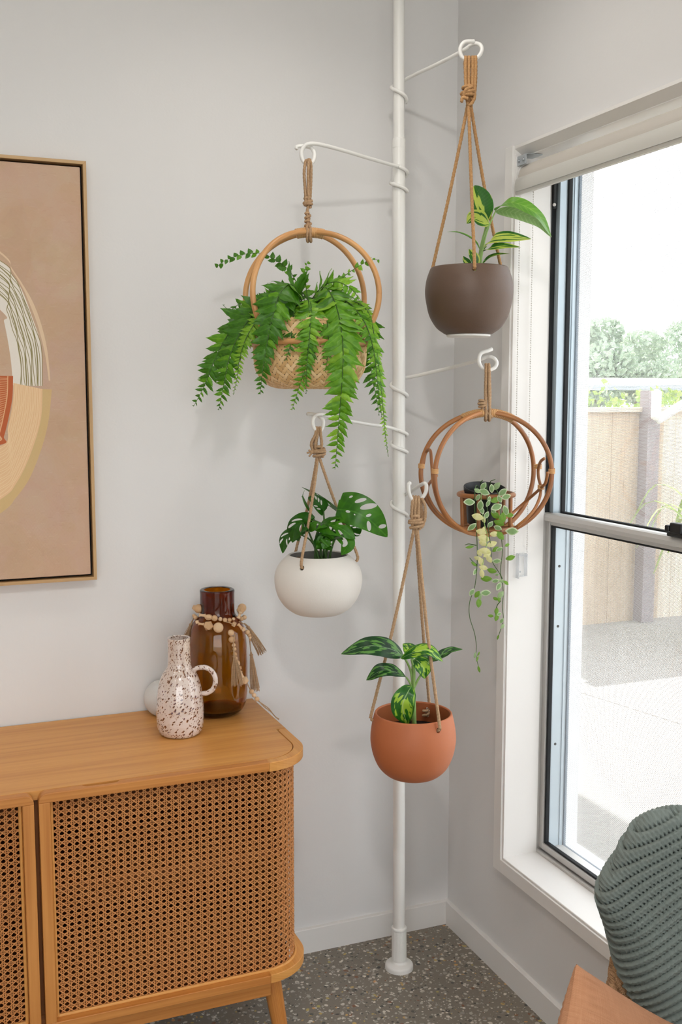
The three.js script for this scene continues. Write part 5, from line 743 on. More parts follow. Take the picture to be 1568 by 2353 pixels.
  for (const x of [-0.0025, 0.0045]) mesh('rope', rope([L(3, x * 0.6, -0.002, 0.002), L(4, x, 0.014, 0.012), L(4, x, 0.0, 0.017), L(4, x, -0.013, 0.011), L(4, x + 0.001, -0.0135, -0.008), L(4, x, 0.0, -0.016), L(4, x - 0.003, 0.014, -0.009), L(3, x * 0.6 - 0.002, -0.003, -0.002)], rr * 0.9), M.jute, t);
}
// ---------------------------------------------------------------- fern
{
  const t = thing('fern', 'large green sword fern with long fronds spilling out of the rattan basket', 'fern', [-.5329,1.5306,.3045], YAW);
  const k = 0.000990, R = rng(77);
  mesh('soil', xf(lathe([[0, 0.006], [0.06, 0.004], [0.116, 0]], 40), 0, 0.105, 0), M.soil, t);
  const lg = [0, 1, 2].map((v) => {                       // one leaflet, unit long, three shapes
    const nt = 9, ns = 4, pos = [], uv = [], idx = [];
    for (let i = 0; i <= nt; i++) for (let j = 0; j <= ns; j++) { const q = i / nt, s = j / ns * 2 - 1, w = 0.185 * Math.pow(Math.sin(Math.PI * Math.pow(clamp(q + 0.06, 0.01, 0.995), 0.62)), 0.75) * (1 + 0.1 * Math.sin(q * 26 + v * 2) * (Math.abs(s) > 0.9 ? 1 : 0)) * (s < 0 ? 1.15 : 0.95); pos.push(s * w + 0.1 * q * q * [1, 0.4, 1.6][v], q, -0.1 * Math.abs(s) * w * 3 + [-0.12, 0.06, -0.25][v] * q * q + 0.02 * Math.sin(q * 9 + s)); uv.push(j / ns, q); }
    for (let i = 0; i < nt; i++) for (let j = 0; j < ns; j++) { const a = i * (ns + 1) + j, b = a + ns + 1; idx.push(a, a + 1, b, b, a + 1, b + 1); }
    const g = new THREE.BufferGeometry(); g.setAttribute('position', new THREE.Float32BufferAttribute(pos, 3)); g.setAttribute('uv', new THREE.Float32BufferAttribute(uv, 2)); g.setIndex(idx); g.computeVertexNormals(); return g;
  });
  const rest = { 0: [], 1: [], 2: [] }, fm = [M.fernA, M.fernB, M.fernC]; let single = 0;
  const frond = (pts, len, gap, o = {}) => {
    const c = new THREE.CatmullRomCurve3(pts.map(vec)), L = c.getLength(), n = Math.max(4, Math.round(L / (gap * k))), hint = vec(o.hint ?? [0, 0.25, 1]).normalize(), prof = o.prof ?? ((q) => Math.min(1, 0.45 + q * 3.2) * Math.pow(1 - Math.pow(q, 1.6), 0.75) + 0.06), m = o.m ?? 0;
    const f = mesh('frond', tube(pts, (q) => (o.r ?? 0.0014) * (1.15 - 0.8 * q), { n: 40, m: 6 }), o.stem ?? M.stemGreen, t);
    for (let i = 0; i < n; i++) for (const s of [-1, 1]) {
      const q = clamp((i + 0.5 + 0.22 * s + 0.3 * (R() - 0.5)) / n), start = o.start ?? 0.08; if (q < start) continue;
      const p = c.getPointAt(q), T = c.getTangentAt(q), S = V3().crossVectors(T, hint).normalize(), N = V3().crossVectors(S, T).normalize();
      const l = 1.14 * len * k * prof((q - start) / (1 - start)) * (0.82 + 0.3 * R()), fw = (o.fw ?? 0.32) + 0.25 * (R() - 0.5);
      const d = S.clone().multiplyScalar(s * (1 - fw * 0.4)).addScaledVector(T, fw).addScaledVector(N, 0.5 * (R() - 0.45)).add(V3(0, -(o.droop ?? 0.22) * (0.6 + R()), 0)).normalize();
      const up = N.clone().addScaledVector(V3(R() - 0.5, R() - 0.5, R() - 0.5), 0.7), X = V3().crossVectors(d, up).normalize(), Z = V3().crossVectors(X, d).normalize();
      const M4 = new THREE.Matrix4().makeBasis(X.multiplyScalar(l * (o.wide ?? 1) * (0.9 + 0.3 * R())), d.clone().multiplyScalar(l), Z.multiplyScalar(l)).setPosition(p);
      const mi = R() < 0.2 ? Math.min(2, m + 1) : (R() < 0.12 ? Math.max(0, m - 1) : m), g = lg[(R() * 3) | 0];
      if (o.single && single < 300) { single++; const x = mesh('leaflet', g, fm[mi], f); x.matrixAutoUpdate = true; M4.decompose(x.position, x.quaternion, x.scale); }
      else rest[mi].push(g.clone().applyMatrix4(M4));
    }
  };
  const S = true;
  // large fronds in front
  frond([[-.0134,.1865,.02],[-.0362,.2245,.07],[-.0597,.2048,.11],[-.0756,.1518,.13],[-.0878,.0946,.135],[-.0976,.0392,.135],[-.104,-.0136,.13]], 52, 12, { single: S, m: 0, hint: [-0.1, 0.5, 0.9], wide: 1.15, prof: (q) => Math.min(1, 0.75 + q * 2) * Math.pow(1 - Math.pow(q, 1.3), 0.8) + 0.08 });
  frond([[-.0066,.1865,.02],[-.0008,.1909,.08],[.0032,.1503,.125],[.0007,.0989,.14],[-.0077,.039,.145],[-.0209,-.0025,.145],[-.0351,-.047,.145]], 38, 11.5, { single: S, m: 1, hint: [0, 0.5, 0.9], prof: (q) => Math.min(1, 0.7 + q * 2) * Math.pow(1 - q, 0.7) + 0.1 });
  frond([[.01,.1865,.02],[.0329,.2218,.05],[.0553,.1891,.1],[.0694,.1359,.135],[.0749,.0756,.15],[.0722,.0113,.15],[.0675,-.0488,.145],[.0628,-.1096,.14],[.0571,-.1748,.135]], 50, 14, { single: S, m: 1, hint: [0, 0.4, 0.9], prof: (q) => Math.min(1, 0.7 + q * 2) * Math.pow(1 - Math.pow(q, 1.5), 0.7) + 0.1 });
  frond([[-.022,.1833,0],[-.0698,.1961,.02],[-.1171,.1706,.04],[-.1524,.1218,.06],[-.1755,.0693,.065],[-.1893,.0122,.06],[-.2022,-.0484,.055]], 50, 12, { single: S, m: 0, hint: [-0.2, 0.45, 0.9] });
  frond([[-.0227,.1849,-.02],[-.092,.1898,-.02],[-.1507,.1647,-.01],[-.1897,.1154,0],[-.2189,.0566,.01],[-.2413,.0029,.01],[-.2646,-.0403,.01]], 52, 13, { single: S, m: 0, hint: [-0.2, 0.5, 0.85] });
  frond([[.0271,.1833,0],[.0858,.1952,.03],[.129,.1698,.05],[.1452,.1075,.06],[.1551,.0409,.06],[.1634,-.0359,.055],[.1697,-.1038,.05],[.177,-.1528,.045]], 22, 9, { single: S, m: 2, hint: [0.6, 0.3, 0.75], wide: 1.2 });
  frond([[.0216,.1857,-.03],[.0863,.1914,-.04],[.1265,.1478,-.05],[.1368,.0832,-.05],[.143,.0233,-.05],[.1533,-.0219,-.05],[.1595,-.0622,-.05]], 42, 16, { single: S, m: 0, hint: [0.2, 0.3, 0.9] });
  frond([[.0161,.1952,.03],[.057,.1815,.08],[.0853,.123,.12],[.0824,.0576,.14],[.0768,.0022,.142],[.0741,-.0489,.14],[.0713,-.1003,.137]], 34, 13, { m: 2, hint: [0, 0.4, 0.9] });
  frond([[-.0212,.1817,.02],[-.0825,.1793,.05],[-.129,.1256,.075],[-.151,.0688,.08],[-.1583,.0215,.08],[-.1673,-.0146,.08]], 24, 9, { m: 2, hint: [-0.1, 0.4, 0.9] });
  frond([[-.0059,.1848,.04],[.0054,.1799,.1],[.0037,.1124,.145],[-.0019,.0573,.15],[-.0039,.0113,.15],[-.0041,-.0117,.148]], 30, 11, { m: 1, hint: [0, 0.4, 0.9] });
  frond([[-.0121,.1881,0],[-.0546,.2123,.03],[-.0968,.1982,.05],[-.1347,.1643,.06]], 40, 12, { m: 0, hint: [-0.1, 0.7, 0.7] });
  frond([[-.0003,.193,0],[.0277,.2238,.03],[.0617,.2331,.05],[.0971,.2133,.06],[.1143,.1832,.06]], 40, 13, { m: 1, hint: [0.1, 0.7, 0.7] });
  frond([[-.0012,.1955,-.03],[-.0234,.2228,-.04],[-.0587,.2317,-.05],[-.1018,.2238,-.05]], 36, 13, { m: 0, hint: [0, 0.7, 0.7] });
  frond([[.0026,.1881,0],[.0518,.1961,.02],[.1002,.1848,.04],[.129,.1603,.05],[.1387,.1271,.05]], 26, 11, { m: 0, hint: [0.2, 0.6, 0.7] });
  frond([[-.0231,.1857,-.03],[-.0939,.2021,-.05],[-.1499,.203,-.06],[-.1854,.1812,-.06],[-.2033,.1931,-.06]], 34, 16, { m: 0, hint: [0, 0.6, 0.7] });
  frond([[-.0128,.1898,-.02],[-.0733,.2013,-.04],[-.1454,.1534,-.06],[-.1965,.0936,-.06],[-.2192,.0433,-.05]], 40, 14, { m: 0, hint: [-0.2, 0.5, 0.8] });
  frond([[-.0111,.1857,.03],[-.0287,.1917,.07],[-.0348,.1421,.11],[-.0378,.0948,.13],[-.0499,.0577,.135]], 34, 12, { m: 0, hint: [0, 0.6, 0.8] });
  frond([[.008,.1865,.02],[.0332,.1917,.07],[.0404,.1414,.12],[.0443,.0852,.14],[.0369,.039,.145]], 34, 12, { m: 1, hint: [0, 0.6, 0.8] });
  frond([[.0222,.1881,0],[.0761,.1943,.04],[.1188,.1488,.08],[.1405,.0873,.09],[.1505,.012,.085],[.1606,-.0643,.08]], 26, 12, { m: 1, hint: [0.3, 0.4, 0.8] });
  for (let i = 0; i < 9; i++) { const a = i / 9 * 6.283, x = Math.cos(a), z = Math.sin(a) * 0.7; frond([[0.02 * x, 0.13, 0.02 * z], [0.06 * x, 0.185 + 0.02 * R(), 0.06 * z], [0.115 * x, 0.18, 0.115 * z], [0.15 * x, 0.12, 0.15 * z]], 28, 12, { m: i % 2, hint: [0, 0.9, 0.4] }); }
  // thin young fronds
  const thin = { r: 0.001, fw: 0.5, droop: 0.05, start: 0.2, prof: (q) => 0.6 + 0.5 * Math.sin(q * 7) ** 2 * (1 - 0.5 * q), wide: 1.9 };
  frond([[-.0128,.1995,-.02],[-.0308,.2394,-.03],[-.048,.2678,-.04],[-.0733,.2885,-.05],[-.1055,.3067,-.055],[-.1338,.3093,-.06],[-.1689,.3035,-.06],[-.1991,.2917,-.06],[-.2163,.2779,-.06]], 17, 17, { ...thin, m: 0 });
  frond([[-.0043,.1978,0],[-.009,.2315,0],[-.0109,.2575,0],[-.0079,.2747,0],[-.0039,.2843,0]], 11, 14, { ...thin, m: 1 });
  frond([[.0178,.1961,.02],[.0568,.2285,.03],[.0857,.2536,.035],[.1098,.2687,.035],[.1339,.2819,.035],[.1552,.2835,.03]], 12, 16, { ...thin, m: 1 });
  for (const i of [0, 1, 2]) if (rest[i].length) { const m = mesh('small_leaflets', geoAll(rest[i]), fm[i], t); m.userData.kind = 'stuff'; }
}
// ---------------------------------------------------------------- rattan ring hanger
{
  const t = thing('ring_hanger', 'round double-hoop rattan hanger with a small cane pot stand inside', 'plant hanger', [-.1408,1.1912,.4265], YAW);
  const k = 0.001021, hc = [-.0012,.1424,0], r = 139 * k, al = 0.23, d = 0.052, m = M.rattanDark;
  for (const s of [1, -1]) mesh('hoop', tube(hoopPts(hc, r, al, d, s), (q, a) => 0.0056 + 0.0002 * Math.cos(3 * a), { n: 220, m: 14, closed: true }), m, t);
  mesh('hoop_binding', wrap(hc, r, al, 2.0, 1.64, 11, 0.0074, 0.003, 1.55), M.binding, t); mesh('hoop_binding', wrap(hc, r, al, 1.52, 1.1, 13, 0.0074, 0.003, 1.55), M.binding, t); mesh('hoop_binding', wrap(hc, r, al, 4.92, 5.22, 9, 0.0074, 0.003, 1.55), M.binding, t);
  const hp = (f, s) => { const p = hoopPts(hc, r, al, d, s, 360); return p[((Math.round(f * 57.2958) % 360) + 360) % 360]; };
  const cane = (pts, rr = 0.0036) => mesh('brace', tube(pts, rr, { n: 60, m: 10 }), m, t);
  const off = (p, x, y, z = 0) => [p[0] + x, p[1] + y, p[2] + z];
  // left: bent cane between the hoops; right: two canes crossing
  cane([off(hp(3.0, -1), 0.004, 0), off(hp(2.95, -1), 0.008, 0.02), off(hp(2.95, -1), 0.016, 0.028, 0.03), off(hp(3.05, 1), -0.006, 0.014, -0.02), off(hp(3.25, 1), -0.002, -0.01, -0.01), off(hp(3.6, 1), 0.002, -0.01, -0.014), off(hp(4.0, 1), 0, -0.008, -0.02), off(hp(4.4, 1), 0, -0.002, -0.012)]);
  cane([off(hp(3.12, 1), 0.004, 0.0), off(hp(3.3, -1), 0.012, -0.004, 0.04), off(hp(3.5, -1), 0.008, -0.005, 0.014), off(hp(3.9, -1), 0.006, 0.0, 0.01), off(hp(4.4, -1), 0, 0.004, 0.006)]);
  cane([[.1281,.1799,.03],[.1237,.1709,.01],[.1227,.1518,-.01],[.1242,.1313,-.01],[.1275,.1116,0],[.1218,.0896,.02],[.1087,.0635,.03],[.0922,.0431,.03],[.0707,.0214,.02]]); cane([[.1342,.1491,.045],[.1327,.1244,.03],[.1267,.1108,.01],[.1139,.0908,-.02],[.0903,.0645,-.04],[.0647,.0447,-.03],[.0377,.0314,-.01]]);
  const tie = (c, R, turns, h, ax = 0) => { const p = []; for (let i = 0; i <= turns * 12; i++) { const q = i / 12 * 6.283, y = h * (i / (turns * 12) - 0.5); p.push(off(c, R * Math.cos(q), y, R * Math.sin(q))); } mesh('tie', tube(p, 0.0013, { n: turns * 24, m: 5 }), M.binding, t); };
  tie(hp(3.06, 1), 0.0068, 5, 0.011); tie(hp(3.02, -1), 0.0068, 5, 0.011); tie(hp(0.06, 1), 0.0068, 5, 0.011); const tz = [[.1235,.158,-.02],[.1269,.112,.005]]; tie(tz[0], 0.0085, 4, 0.01); tie(tz[1], 0.0068, 4, 0.01);
  // pot stand
  const rc = [.0003,.0943,0], rb = [.0015,.0165,0], R0 = 62 * k;
  const circ = (c, R, rr) => { const p = []; for (let i = 0; i < 40; i++) { const a = i / 40 * 6.283; p.push([c[0] + R * Math.cos(a), c[1], c[2] + R * Math.sin(a)]); } return tube(p, rr, { n: 120, m: 12, closed: true }); };
  mesh('stand_ring', circ(rc, R0, 0.0056), m, t); mesh('stand_ring', circ(rb, R0 * 0.93, 0.0046), m, t);
  for (const a of [0.5, 1.25, 2.0, 2.9, 3.9, 4.7, 5.6]) mesh('stand_post', tube([[rc[0] + R0 * 0.95 * Math.cos(a), rc[1], rc[2] + R0 * 0.95 * Math.sin(a)], [rb[0] + R0 * 0.93 * Math.cos(a), rb[1], rb[2] + R0 * 0.93 * Math.sin(a)]], 0.0046, { n: 6, m: 10 }), m, t);
  for (const a of [0.2, 1.24]) mesh('stand_slat', tube([[rb[0] - R0 * 0.93 * Math.cos(a), rb[1] + 0.001, rb[2] - R0 * 0.93 * Math.sin(a)], [rb[0] + R0 * 0.93 * Math.cos(a), rb[1] + 0.001, rb[2] + R0 * 0.93 * Math.sin(a)]], 0.0042, { n: 6, m: 10 }), m, t);
  // rope
  const q = [[-.0024,.3877,.004],[-.0015,.3283,.004],[-.015,.3049,.012],[-.0002,.2796,0]], rr = 0.0034, L = (i, x, y, z) => off(q[i], x, y, z);
  for (const x of [-0.0045, 0.004]) mesh('rope_loop', rope([L(3, x, -0.008, 0.014), L(3, x, 0.012, 0.012), L(1, x, 0, 0.003), L(0, x * 0.8, -0.004, 0.006), L(0, x * 0.8, 0.0072, 0.003), L(0, x * 0.8 + 0.002, -0.006, -0.003), L(1, x + 0.003, 0, -0.004), L(3, x + 0.003, 0.012, -0.012), L(3, x + 0.002, -0.01, -0.013), L(3, x + 0.001, -0.013, 0.002), L(3, x, -0.008, 0.014)], rr), M.jute, t);
  const kl = []; knot(kl, q[2], 0.0062, 0.014, 4, rr * 0.85); for (const g of kl) mesh('knot', g, M.jute, t);
  mesh('rope_end', rope([L(2, 0.003, -0.004, 0.002), L(3, -0.012, 0.012, 0.01), L(3, -0.003, 0.006, 0.012), L(3, 0.01, -0.006, 0.013)], rr * 0.9), M.jute, t);
}
{
  const t = thing('trailing_plant', 'black pot with a trailing silver-leaved vine standing in the rattan ring', 'potted plant', [-.1408,1.1912,.4265], YAW);
  const k = 0.001021, c = [-.0085,.0226,0], rim = [-.0098,.1096,0], h = rim[1] - c[1];
  const pot = lathe([[0, 0], [33 * k, 0], [34 * k, 0.002], [43 * k, h - 0.014], [44 * k, h - 0.012], [47.5 * k, h - 0.011], [48.5 * k, h - 0.002], [48 * k, h], [45.5 * k, h], [44.5 * k, h - 0.01], [40 * k, h - 0.016], [33 * k, 0.006], [0, 0.005]], 72);
  const pg = new THREE.Group(); pot.rotateX(0.2); pot.rotateZ(-0.05); pot.translate(c[0], c[1] + 0.004, c[2] - 0.006); mesh('pot', pot, std({ color: 0x15171a, roughness: 0.45 }), t, 'black plastic pot');
  const soil = lathe([[0, 0.004], [42 * k, 0]], 40); soil.rotateX(0.2); soil.rotateZ(-0.05); mesh('soil', xf(soil, c[0], rim[1] - 0.014, c[2] + 0.008), M.soil, t);
  const stem = (pts, m = M.stemGreen, r = 0.0011) => mesh('stem', tube(pts, (q) => r * (1.1 - 0.4 * q), { n: 90, m: 6 }), m, t);
  stem([[-.0189,.11,.02],[-.0296,.1194,.05],[-.035,.1043,.068],[-.0347,.0645,.07],[-.0309,.0311,.07],[-.0288,-.0024,.07],[-.0276,-.0361,.07],[-.0281,-.0699,.07],[-.0322,-.1105,.07],[-.0432,-.1483,.068],[-.0427,-.1825,.068],[-.0308,-.2206,.066],[-.0264,-.2481,.066],[-.0258,-.276,.065],[-.0178,-.3091,.064]]);
  stem([[-.0054,.1134,.02],[-.008,.1261,.05],[-.0082,.1112,.07],[-.0067,.065,.074],[-.0049,.0316,.074],[.0028,-.019,.072],[.0067,-.0526,.072],[.0269,-.0868,.07],[.0333,-.1241,.07],[.0315,-.1581,.07],[.0344,-.1893,.068],[.0223,-.2361,.066]]);
  stem([[.0081,.1134,.02],[.0121,.1161,.05],[.0205,.0942,.066],[.024,.0478,.07],[.0259,.0143,.07],[.0296,-.0294,.07],[.0258,-.0766,.07],[.0311,-.0936,.07]]); stem([[-.0156,.1134,.02],[-.0179,.1161,.05],[-.0209,.0912,.07],[-.0204,.0717,.074],[-.0138,.0354,.078],[-.0067,.0054,.078],[-.0108,-.0352,.076],[-.0183,-.0692,.074]], M.stemPale);
  stem([[.0047,.1134,.02],[.005,.1286,.04],[.0143,.1324,.045]]); stem([[-.0122,.1134,.02],[-.0184,.1253,.04],[-.0141,.1317,.045]]); stem([[.0273,-.1445,.07],[.0185,-.1577,.072],[.0165,-.182,.07]]); stem([[-.0302,-.0159,.07],[-.0474,-.012,.074],[-.0567,-.0146,.074]]); stem([[-.0282,-.0614,.07],[-.0383,-.052,.072],[-.0451,-.0442,.072]]);
  const leaf = (wd) => { const nt = 8, ns = 6, pos = [], uv = [], idx = []; for (let i = 0; i <= nt; i++) for (let j = 0; j <= ns; j++) { const q = i / nt, s = j / ns * 2 - 1, w = wd * Math.pow(Math.sin(Math.PI * clamp(q, 0.01, 0.99)), 0.72); pos.push(s * w, q - 0.5, -0.18 * s * s * w + 0.08 * Math.sin(Math.PI * q)); uv.push(j / ns, q); } for (let i = 0; i < nt; i++) for (let j = 0; j < ns; j++) { const a = i * (ns + 1) + j, b = a + ns + 1; idx.push(a, a + 1, b, b, a + 1, b + 1); } const g = new THREE.BufferGeometry(); g.setAttribute('position', new THREE.Float32BufferAttribute(pos, 3)); g.setAttribute('uv', new THREE.Float32BufferAttribute(uv, 2)); g.setIndex(idx); g.computeVertexNormals(); return g; };
  const wide = leaf(0.29), slim = leaf(0.17), R = rng(9), mats = { s: M.silver, g: M.limeLeaf, c: M.creamLeaf, p: M.silverPale };
  const list = [[728, 1015, 60, 62, 's'], [685, 1045, 150, 52, 'p'], [735, 1055, -20, 78, 's'], [785, 1030, 95, 62, 's'], [820, 1015, 50, 70, 'p'], [862, 1055, 40, 72, 's'], [630, 1122, 178, 84, 's'], [708, 1145, 85, 78, 's'], [812, 1108, 20, 68, 'g'], [885, 1085, 15, 70, 's'], [770, 1103, 80, 46, 's'], [820, 1155, 20, 84, 's'], [690, 1222, 165, 82, 'c'], [732, 1240, -70, 52, 'c'], [752, 1210, 60, 56, 's'], [815, 1210, -35, 76, 'g'], [885, 1178, -70, 74, 's'], [912, 1210, 0, 58, 'g'], [862, 1230, 85, 84, 'g'], [650, 1290, 40, 76, 's'], [735, 1305, 60, 46, 'c'], [780, 1275, 50, 56, 's'], [838, 1262, -20, 76, 'g'], [932, 1320, -5, 96, 's'], [830, 1295, -25, 64, 's'], [850, 1350, -50, 74, 'g'], [720, 1325, 170, 78, 'c'], [735, 1370, -20, 92, 'c'], [810, 1340, 0, 66, 'c'], [795, 1410, 20, 72, 'c'], [745, 1455, -10, 82, 'c'], [730, 1402, 150, 70, 'c'], [820, 1445, 40, 54, 'g'], [848, 1445, 20, 52, 's'], [900, 1415, 20, 38, 'g'], [700, 1510, 160, 62, 'c'], [720, 1530, -70, 66, 'c'], [775, 1510, -60, 66, 'c'], [735, 1570, -10, 62, 'c'], [725, 1610, -80, 60, 'c'], [760, 1480, 30, 60, 'c'], [706, 1470, 120, 56, 'c'], [830, 1525, 0, 64, 's'], [925, 1503, 15, 68, 'g'], [795, 1590, -15, 68, 'g'], [680, 1600, 60, 52, 's'], [830, 1618, 10, 32, 's'], [757, 1645, 0, 78, 'g'], [822, 1662, 5, 54, 's'], [868, 1665, -20, 42, 'p'], [897, 1675, -40, 42, 'g'], [845, 1700, 60, 62, 's'], [657, 1740, 60, 58, 's'], [755, 1745, 0, 76, 's'], [695, 1755, 60, 58, 'g'], [715, 1770, 70, 46, 'p'], [708, 1815, 85, 66, 'g'], [858, 1755, 50, 62, 'p'], [825, 1785, -30, 42, 'g'], [848, 1785, 80, 42, 'g'], [832, 1870, 80, 50, 'g'], [793, 1905, -5, 40, 'g'], [833, 1915, 75, 52, 'g'], [850, 1890, 20, 36, 's'], [868, 1935, 70, 46, 's'], [875, 1975, 50, 42, 'p'], [640, 1430, 10, 60, 'g', 1], [668, 1545, -40, 52, 'g', 1], [683, 2175, 80, 50, 'p', 1], [710, 2170, 70, 38, 'g', 1], [700, 2200, 70, 40, 'g', 1], [713, 2275, -75, 56, 'g', 1], [845, 2050, 75, 40, 'g', 1], [760, 1130, 70, 52, 's'], [720, 1180, 110, 56, 's'], [800, 1180, 120, 54, 's'], [840, 1100, -60, 56, 's'], [690, 1090, 60, 50, 's']];
  // drawing units of this plant: 2.9795 to a pixel-sized step k, measured from the hoop's lowest point
  const O = [[-.2629,.4616,0],[.0724,.4616,0],[-.2617,.1253,0]], ux = (O[1][0] - O[0][0]) / 1000, vy = (O[2][1] - O[0][1]) / 1000, vx = (O[2][0] - O[0][0]) / 1000;
  for (const [x, y, a, l, m, sl] of list) { const g = mesh('leaf', sl ? slim : wide, mats[m], t), dz = y < 1300 ? 0.078 : 0.074; g.position.set((O[0][0] + ux * x + vx * y) * (1 - dz / 2.4), O[0][1] + vy * y + (y - 690) * 0, dz + 0.008 * (R() - 0.5)); g.rotation.set((R() - 0.5) * 0.7, (R() - 0.5) * 0.8, (a - 90) / 57.2958, 'ZXY'); g.scale.setScalar(l * ux); }
}
// ---------------------------------------------------------------- low armchair with throw and cushion
{
  const P = [-.223,.5848,1.2386];
  const t = thing('armchair', 'low fluffy beige armchair mostly hidden under a grey-green knitted throw', 'armchair', [P[0] - 0.03, 0, P[2] + 0.01], YAW);
  const furC = tex(256, 256, (x, y) => { const g = fbm(x / 4, y / 4, 64, 64, 19, 4); return [lerp(150, 226, g), lerp(112, 182, g), lerp(78, 140, g)]; }, true, 6, 6);
  const fur = std({ map: furC, roughness: 1, bumpMap: tex(256, 256, (x, y) => { const v = 255 * fbm(x / 5, y / 5, 51, 51, 9, 4); return [v, v, v]; }, false, 5, 5), bumpScale: 0.006 });
  const lump = (g, amp, f) => { const p = g.attributes.position, n = g.attributes.normal; for (let i = 0; i < p.count; i++) { const a = fbm(p.getX(i) * f + 40, p.getY(i) * f + 40 + p.getZ(i) * f, 97, 97, 3, 4) - 0.4; p.setXYZ(i, p.getX(i) + n.getX(i) * a * amp, p.getY(i) + n.getY(i) * a * amp, p.getZ(i) + n.getZ(i) * a * amp); } g.computeVertexNormals(); return g; };
  const pad = (w, h, d, x, y, z) => { const g = new THREE.SphereGeometry(1, 200, 130), p = g.attributes.position, q = (v, e) => Math.sign(v) * Math.pow(Math.abs(v), e); for (let i = 0; i < p.count; i++) p.setXYZ(i, q(p.getX(i), 0.42) * w / 2, q(p.getY(i), 0.42) * h / 2, q(p.getZ(i), 0.5) * d / 2); g.computeVertexNormals(); return lump(g, 0.022, 75).translate(x, y, z); };
  mesh('backrest', geoAll([pad(0.2, 0.5, 0.08, 0.045, 0.5, -0.03), pad(0.285, 0.37, 0.1, 0.053, 0.41, -0.045)]), fur, t);
  mesh('seat', lump(new RoundedBoxGeometry(0.4, 0.14, 0.42, 10, 0.05).translate(0.015, 0.22, 0.18), 0.01, 60), fur, t);
  const legM = std({ map: woodFront, roughness: 0.5 });
  for (const x of [-0.15, 0.14]) for (const z of [0.02, 0.33]) mesh('leg', tube([[x, 0.16, z], [x * 1.06, 0, z * 1.04]], (k) => 0.018 - 0.006 * k, { n: 8, m: 16 }), legM, t);
}
{
  const t = thing('throw_blanket', 'chunky ribbed grey-green knitted throw draped over the armchair back', 'throw', [-.223,.5848,1.2386], YAW);
  const yarn = tex(256, 128, (x, y) => { const u = (x % 32) / 32, v = (y % 32) / 32, s = Math.abs(u - 0.5) * 2, g = 0.5 + 0.5 * Math.cos((v - s * 0.6) * 6.283); const q = 255 * clamp(0.25 + 0.75 * g * (1 - 0.5 * smooth(0.75, 1, s))); return [q, q, q]; }, false);
  const k = 0.000726, rel = (px, py) => [(px - 1568) * k, -(py - 2200) * k];
  const edge = [[1545, 2440], [1480, 2330], [1440, 2270], [1414, 2195], [1399, 2140], [1381, 2092], [1372, 2054], [1382, 2014], [1408, 1970], [1434, 1918], [1462, 1878], [1502, 1856], [1570, 1849], [1660, 1856], [1730, 1900], [1770, 2000], [1790, 2100], [1800, 2250], [1790, 2400], [1700, 2480], [1600, 2480]].map(([a, b]) => rel(a, b));
  const c2 = new THREE.CatmullRomCurve3(edge.map(([x, y]) => V3(x, y, 0)), true, 'catmullrom', 0.5), NA = 1300, NR = 230, ctr = V3(20 * k, -(2165 - 2200) * k, 0);
  const E = c2.getSpacedPoints(NA), pitch = 0.0134, pos = [], uv = [], idx = [];
  const cs = Math.cos(0.72), sn = Math.sin(0.72), T = 0.07;
  // height of the knit at a place on the throw: ribs, each a row of stitches
  const knit = (x, y) => {
    const bend = 0.5 * (x + 0.03) * (x + 0.03) + 3.0 * Math.max(0, y - 0.15) * (x + 0.1);
    const g = (y * cs - x * sn + bend) / pitch, along = (x * cs + y * sn) / 0.0072, row = Math.floor(g), f = g - row, q = along + (row % 2) * 0.5, st = Math.abs((q % 1 + 1) % 1 - 0.5) * 2;
    const rib = Math.pow(Math.abs(Math.sin(Math.PI * f)), 0.7), lip = smooth(0.35, 0.75, f), hole = (1 - smooth(0.1, 0.5, Math.hypot((st - 1) * 0.9, (f - 0.12) * 3.2)));
    return 0.0085 * rib * (0.5 + 0.45 * lip) + 0.0016 * (st - 0.5) * rib - 0.0075 * hole;
  };
  const at = (i, j, side) => { const rho = j / NR, e = E[i % NA], x = ctr.x + (e.x - ctr.x) * rho, y = ctr.y + (e.y - ctr.y) * rho, dome = Math.pow(1 - Math.pow(rho, 3.2), 0.5), h = knit(x, y); const ed = Math.hypot(e.x - ctr.x, e.y - ctr.y), sc = 1 + h / ed * rho * rho; return [ctr.x + (x - ctr.x) * sc, ctr.y + (y - ctr.y) * sc, side * (T * dome + h * Math.min(1, (1 - rho) * 30))]; };
  for (const side of [1, -1]) { const b0 = pos.length / 3, step = side > 0 ? 1 : 2, A = NA / step, Rr = Math.floor(NR / step); for (let j = 0; j <= Rr; j++) for (let i = 0; i <= A; i++) { const q = at(i * step, j * NR / Rr, side); pos.push(...q); uv.push(q[0] / 0.1, q[1] / 0.1); } for (let j = 0; j < Rr; j++) for (let i = 0; i < A; i++) { const a = b0 + j * (A + 1) + i, b = a + A + 1; side > 0 ? idx.push(a, b, a + 1, b, b + 1, a + 1) : idx.push(a, a + 1, b, b, a + 1, b + 1); } }
  const g = new THREE.BufferGeometry(); g.setAttribute('position', new THREE.Float32BufferAttribute(pos, 3)); g.setAttribute('uv', new THREE.Float32BufferAttribute(uv, 2)); g.setIndex(idx); g.computeVertexNormals();
  const fuzz = tex(256, 256, (x, y) => { const v = 255 * (0.6 * fbm(x / 3, y / 9, 85, 28, 4, 3) + 0.4 * hash2(x, y, 6)); return [v, v, v]; }, false, 3, 3);
  mesh('knit', g, std({ color: 0x8a9590, roughness: 1, bumpMap: fuzz, bumpScale: 0.0016 }), t);
}
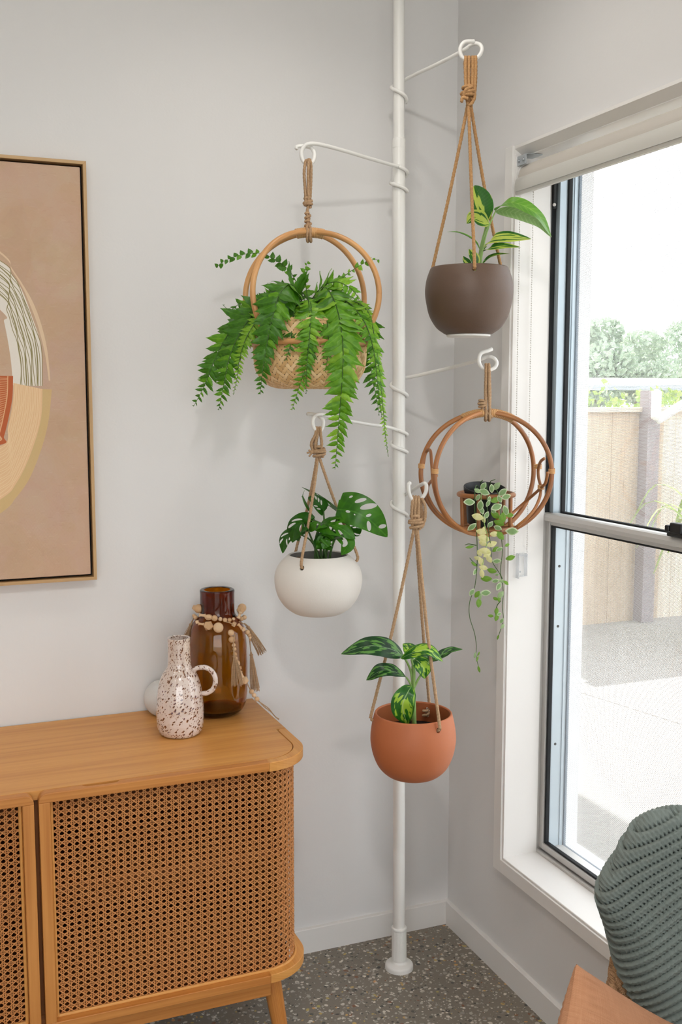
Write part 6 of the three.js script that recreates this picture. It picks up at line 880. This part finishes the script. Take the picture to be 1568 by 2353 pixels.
{
  const t = thing('cushion', 'orange-tan linen cushion with a pleated edge, one corner up', 'cushion', [-.5732,.7524,1.4341], YAW);
  const lin = tex(512, 512, (x, y) => { const a = fbm(x / 60, y / 2.2, 8, 232, 3, 3), b = fbm(x / 2.2, y / 60, 232, 8, 13, 3); const g = clamp(0.5 * a + 0.5 * b + 0.25 * (hash2(x, y >> 2, 3) > 0.985 ? 1 : 0)); return [lerp(172, 202, g), lerp(116, 150, g), lerp(80, 114, g)]; }, true, 2, 2);
  const e1 = V3(0.62, -0.6, -0.5).normalize(), e2 = V3(-0.14, -0.9, 0.42); e2.addScaledVector(e1, -e2.dot(e1)).normalize(); const nn = V3().crossVectors(e2, e1).normalize(); if (nn.z < 0) nn.negate();
  const S = 0.33, N = 150, pos = [], uv = [], idx = [];
  for (const s of [1, -1]) { const b0 = pos.length / 3; for (let i = 0; i <= N; i++) for (let j = 0; j <= N; j++) { const a = i / N, b = j / N, ea = Math.min(a, 1 - a), eb = Math.min(b, 1 - b), e = Math.min(ea, eb), puff = 0.062 * Math.pow(Math.sin(Math.PI * a) * Math.sin(Math.PI * b), 0.42), pl = 0.0009 * Math.sin(b * 210 + 3 * noise2(a * 9, b * 9, 64, 64, 2)) * smooth(0.16, 0.05, a) * smooth(0, 0.06, a) + 0.0014 * (fbm(a * 14, b * 14, 64, 64, 8, 3) - 0.5); const inA = 0.018 * Math.sin(Math.PI * b), inB = 0.018 * Math.sin(Math.PI * a); const A = lerp(inA, 1 - inA, a) * S, B = lerp(inB, 1 - inB, b) * S; const p = e1.clone().multiplyScalar(A).addScaledVector(e2, B).addScaledVector(nn, s * puff + (e > 0 ? pl * s : 0)); pos.push(p.x, p.y, p.z); uv.push(a, b); } for (let i = 0; i < N; i++) for (let j = 0; j < N; j++) { const a = b0 + i * (N + 1) + j, b = a + N + 1; idx.push(a, a + 1, b, b, a + 1, b + 1); } }
  const g = new THREE.BufferGeometry(); g.setAttribute('position', new THREE.Float32BufferAttribute(pos, 3)); g.setAttribute('uv', new THREE.Float32BufferAttribute(uv, 2)); g.setIndex(idx); g.computeVertexNormals();
  mesh('cover', g, std({ map: lin, roughness: 0.9, bumpMap: tex(256, 256, (x, y) => { const v = 128 + 60 * Math.sin(x * 0.8) * Math.sin(y * 0.8) + 60 * (hash2(x, y, 4) - 0.5); return [v, v, v]; }, false, 5, 5), bumpScale: 0.0006 }), t);
}
renderer.render(scene, camera);
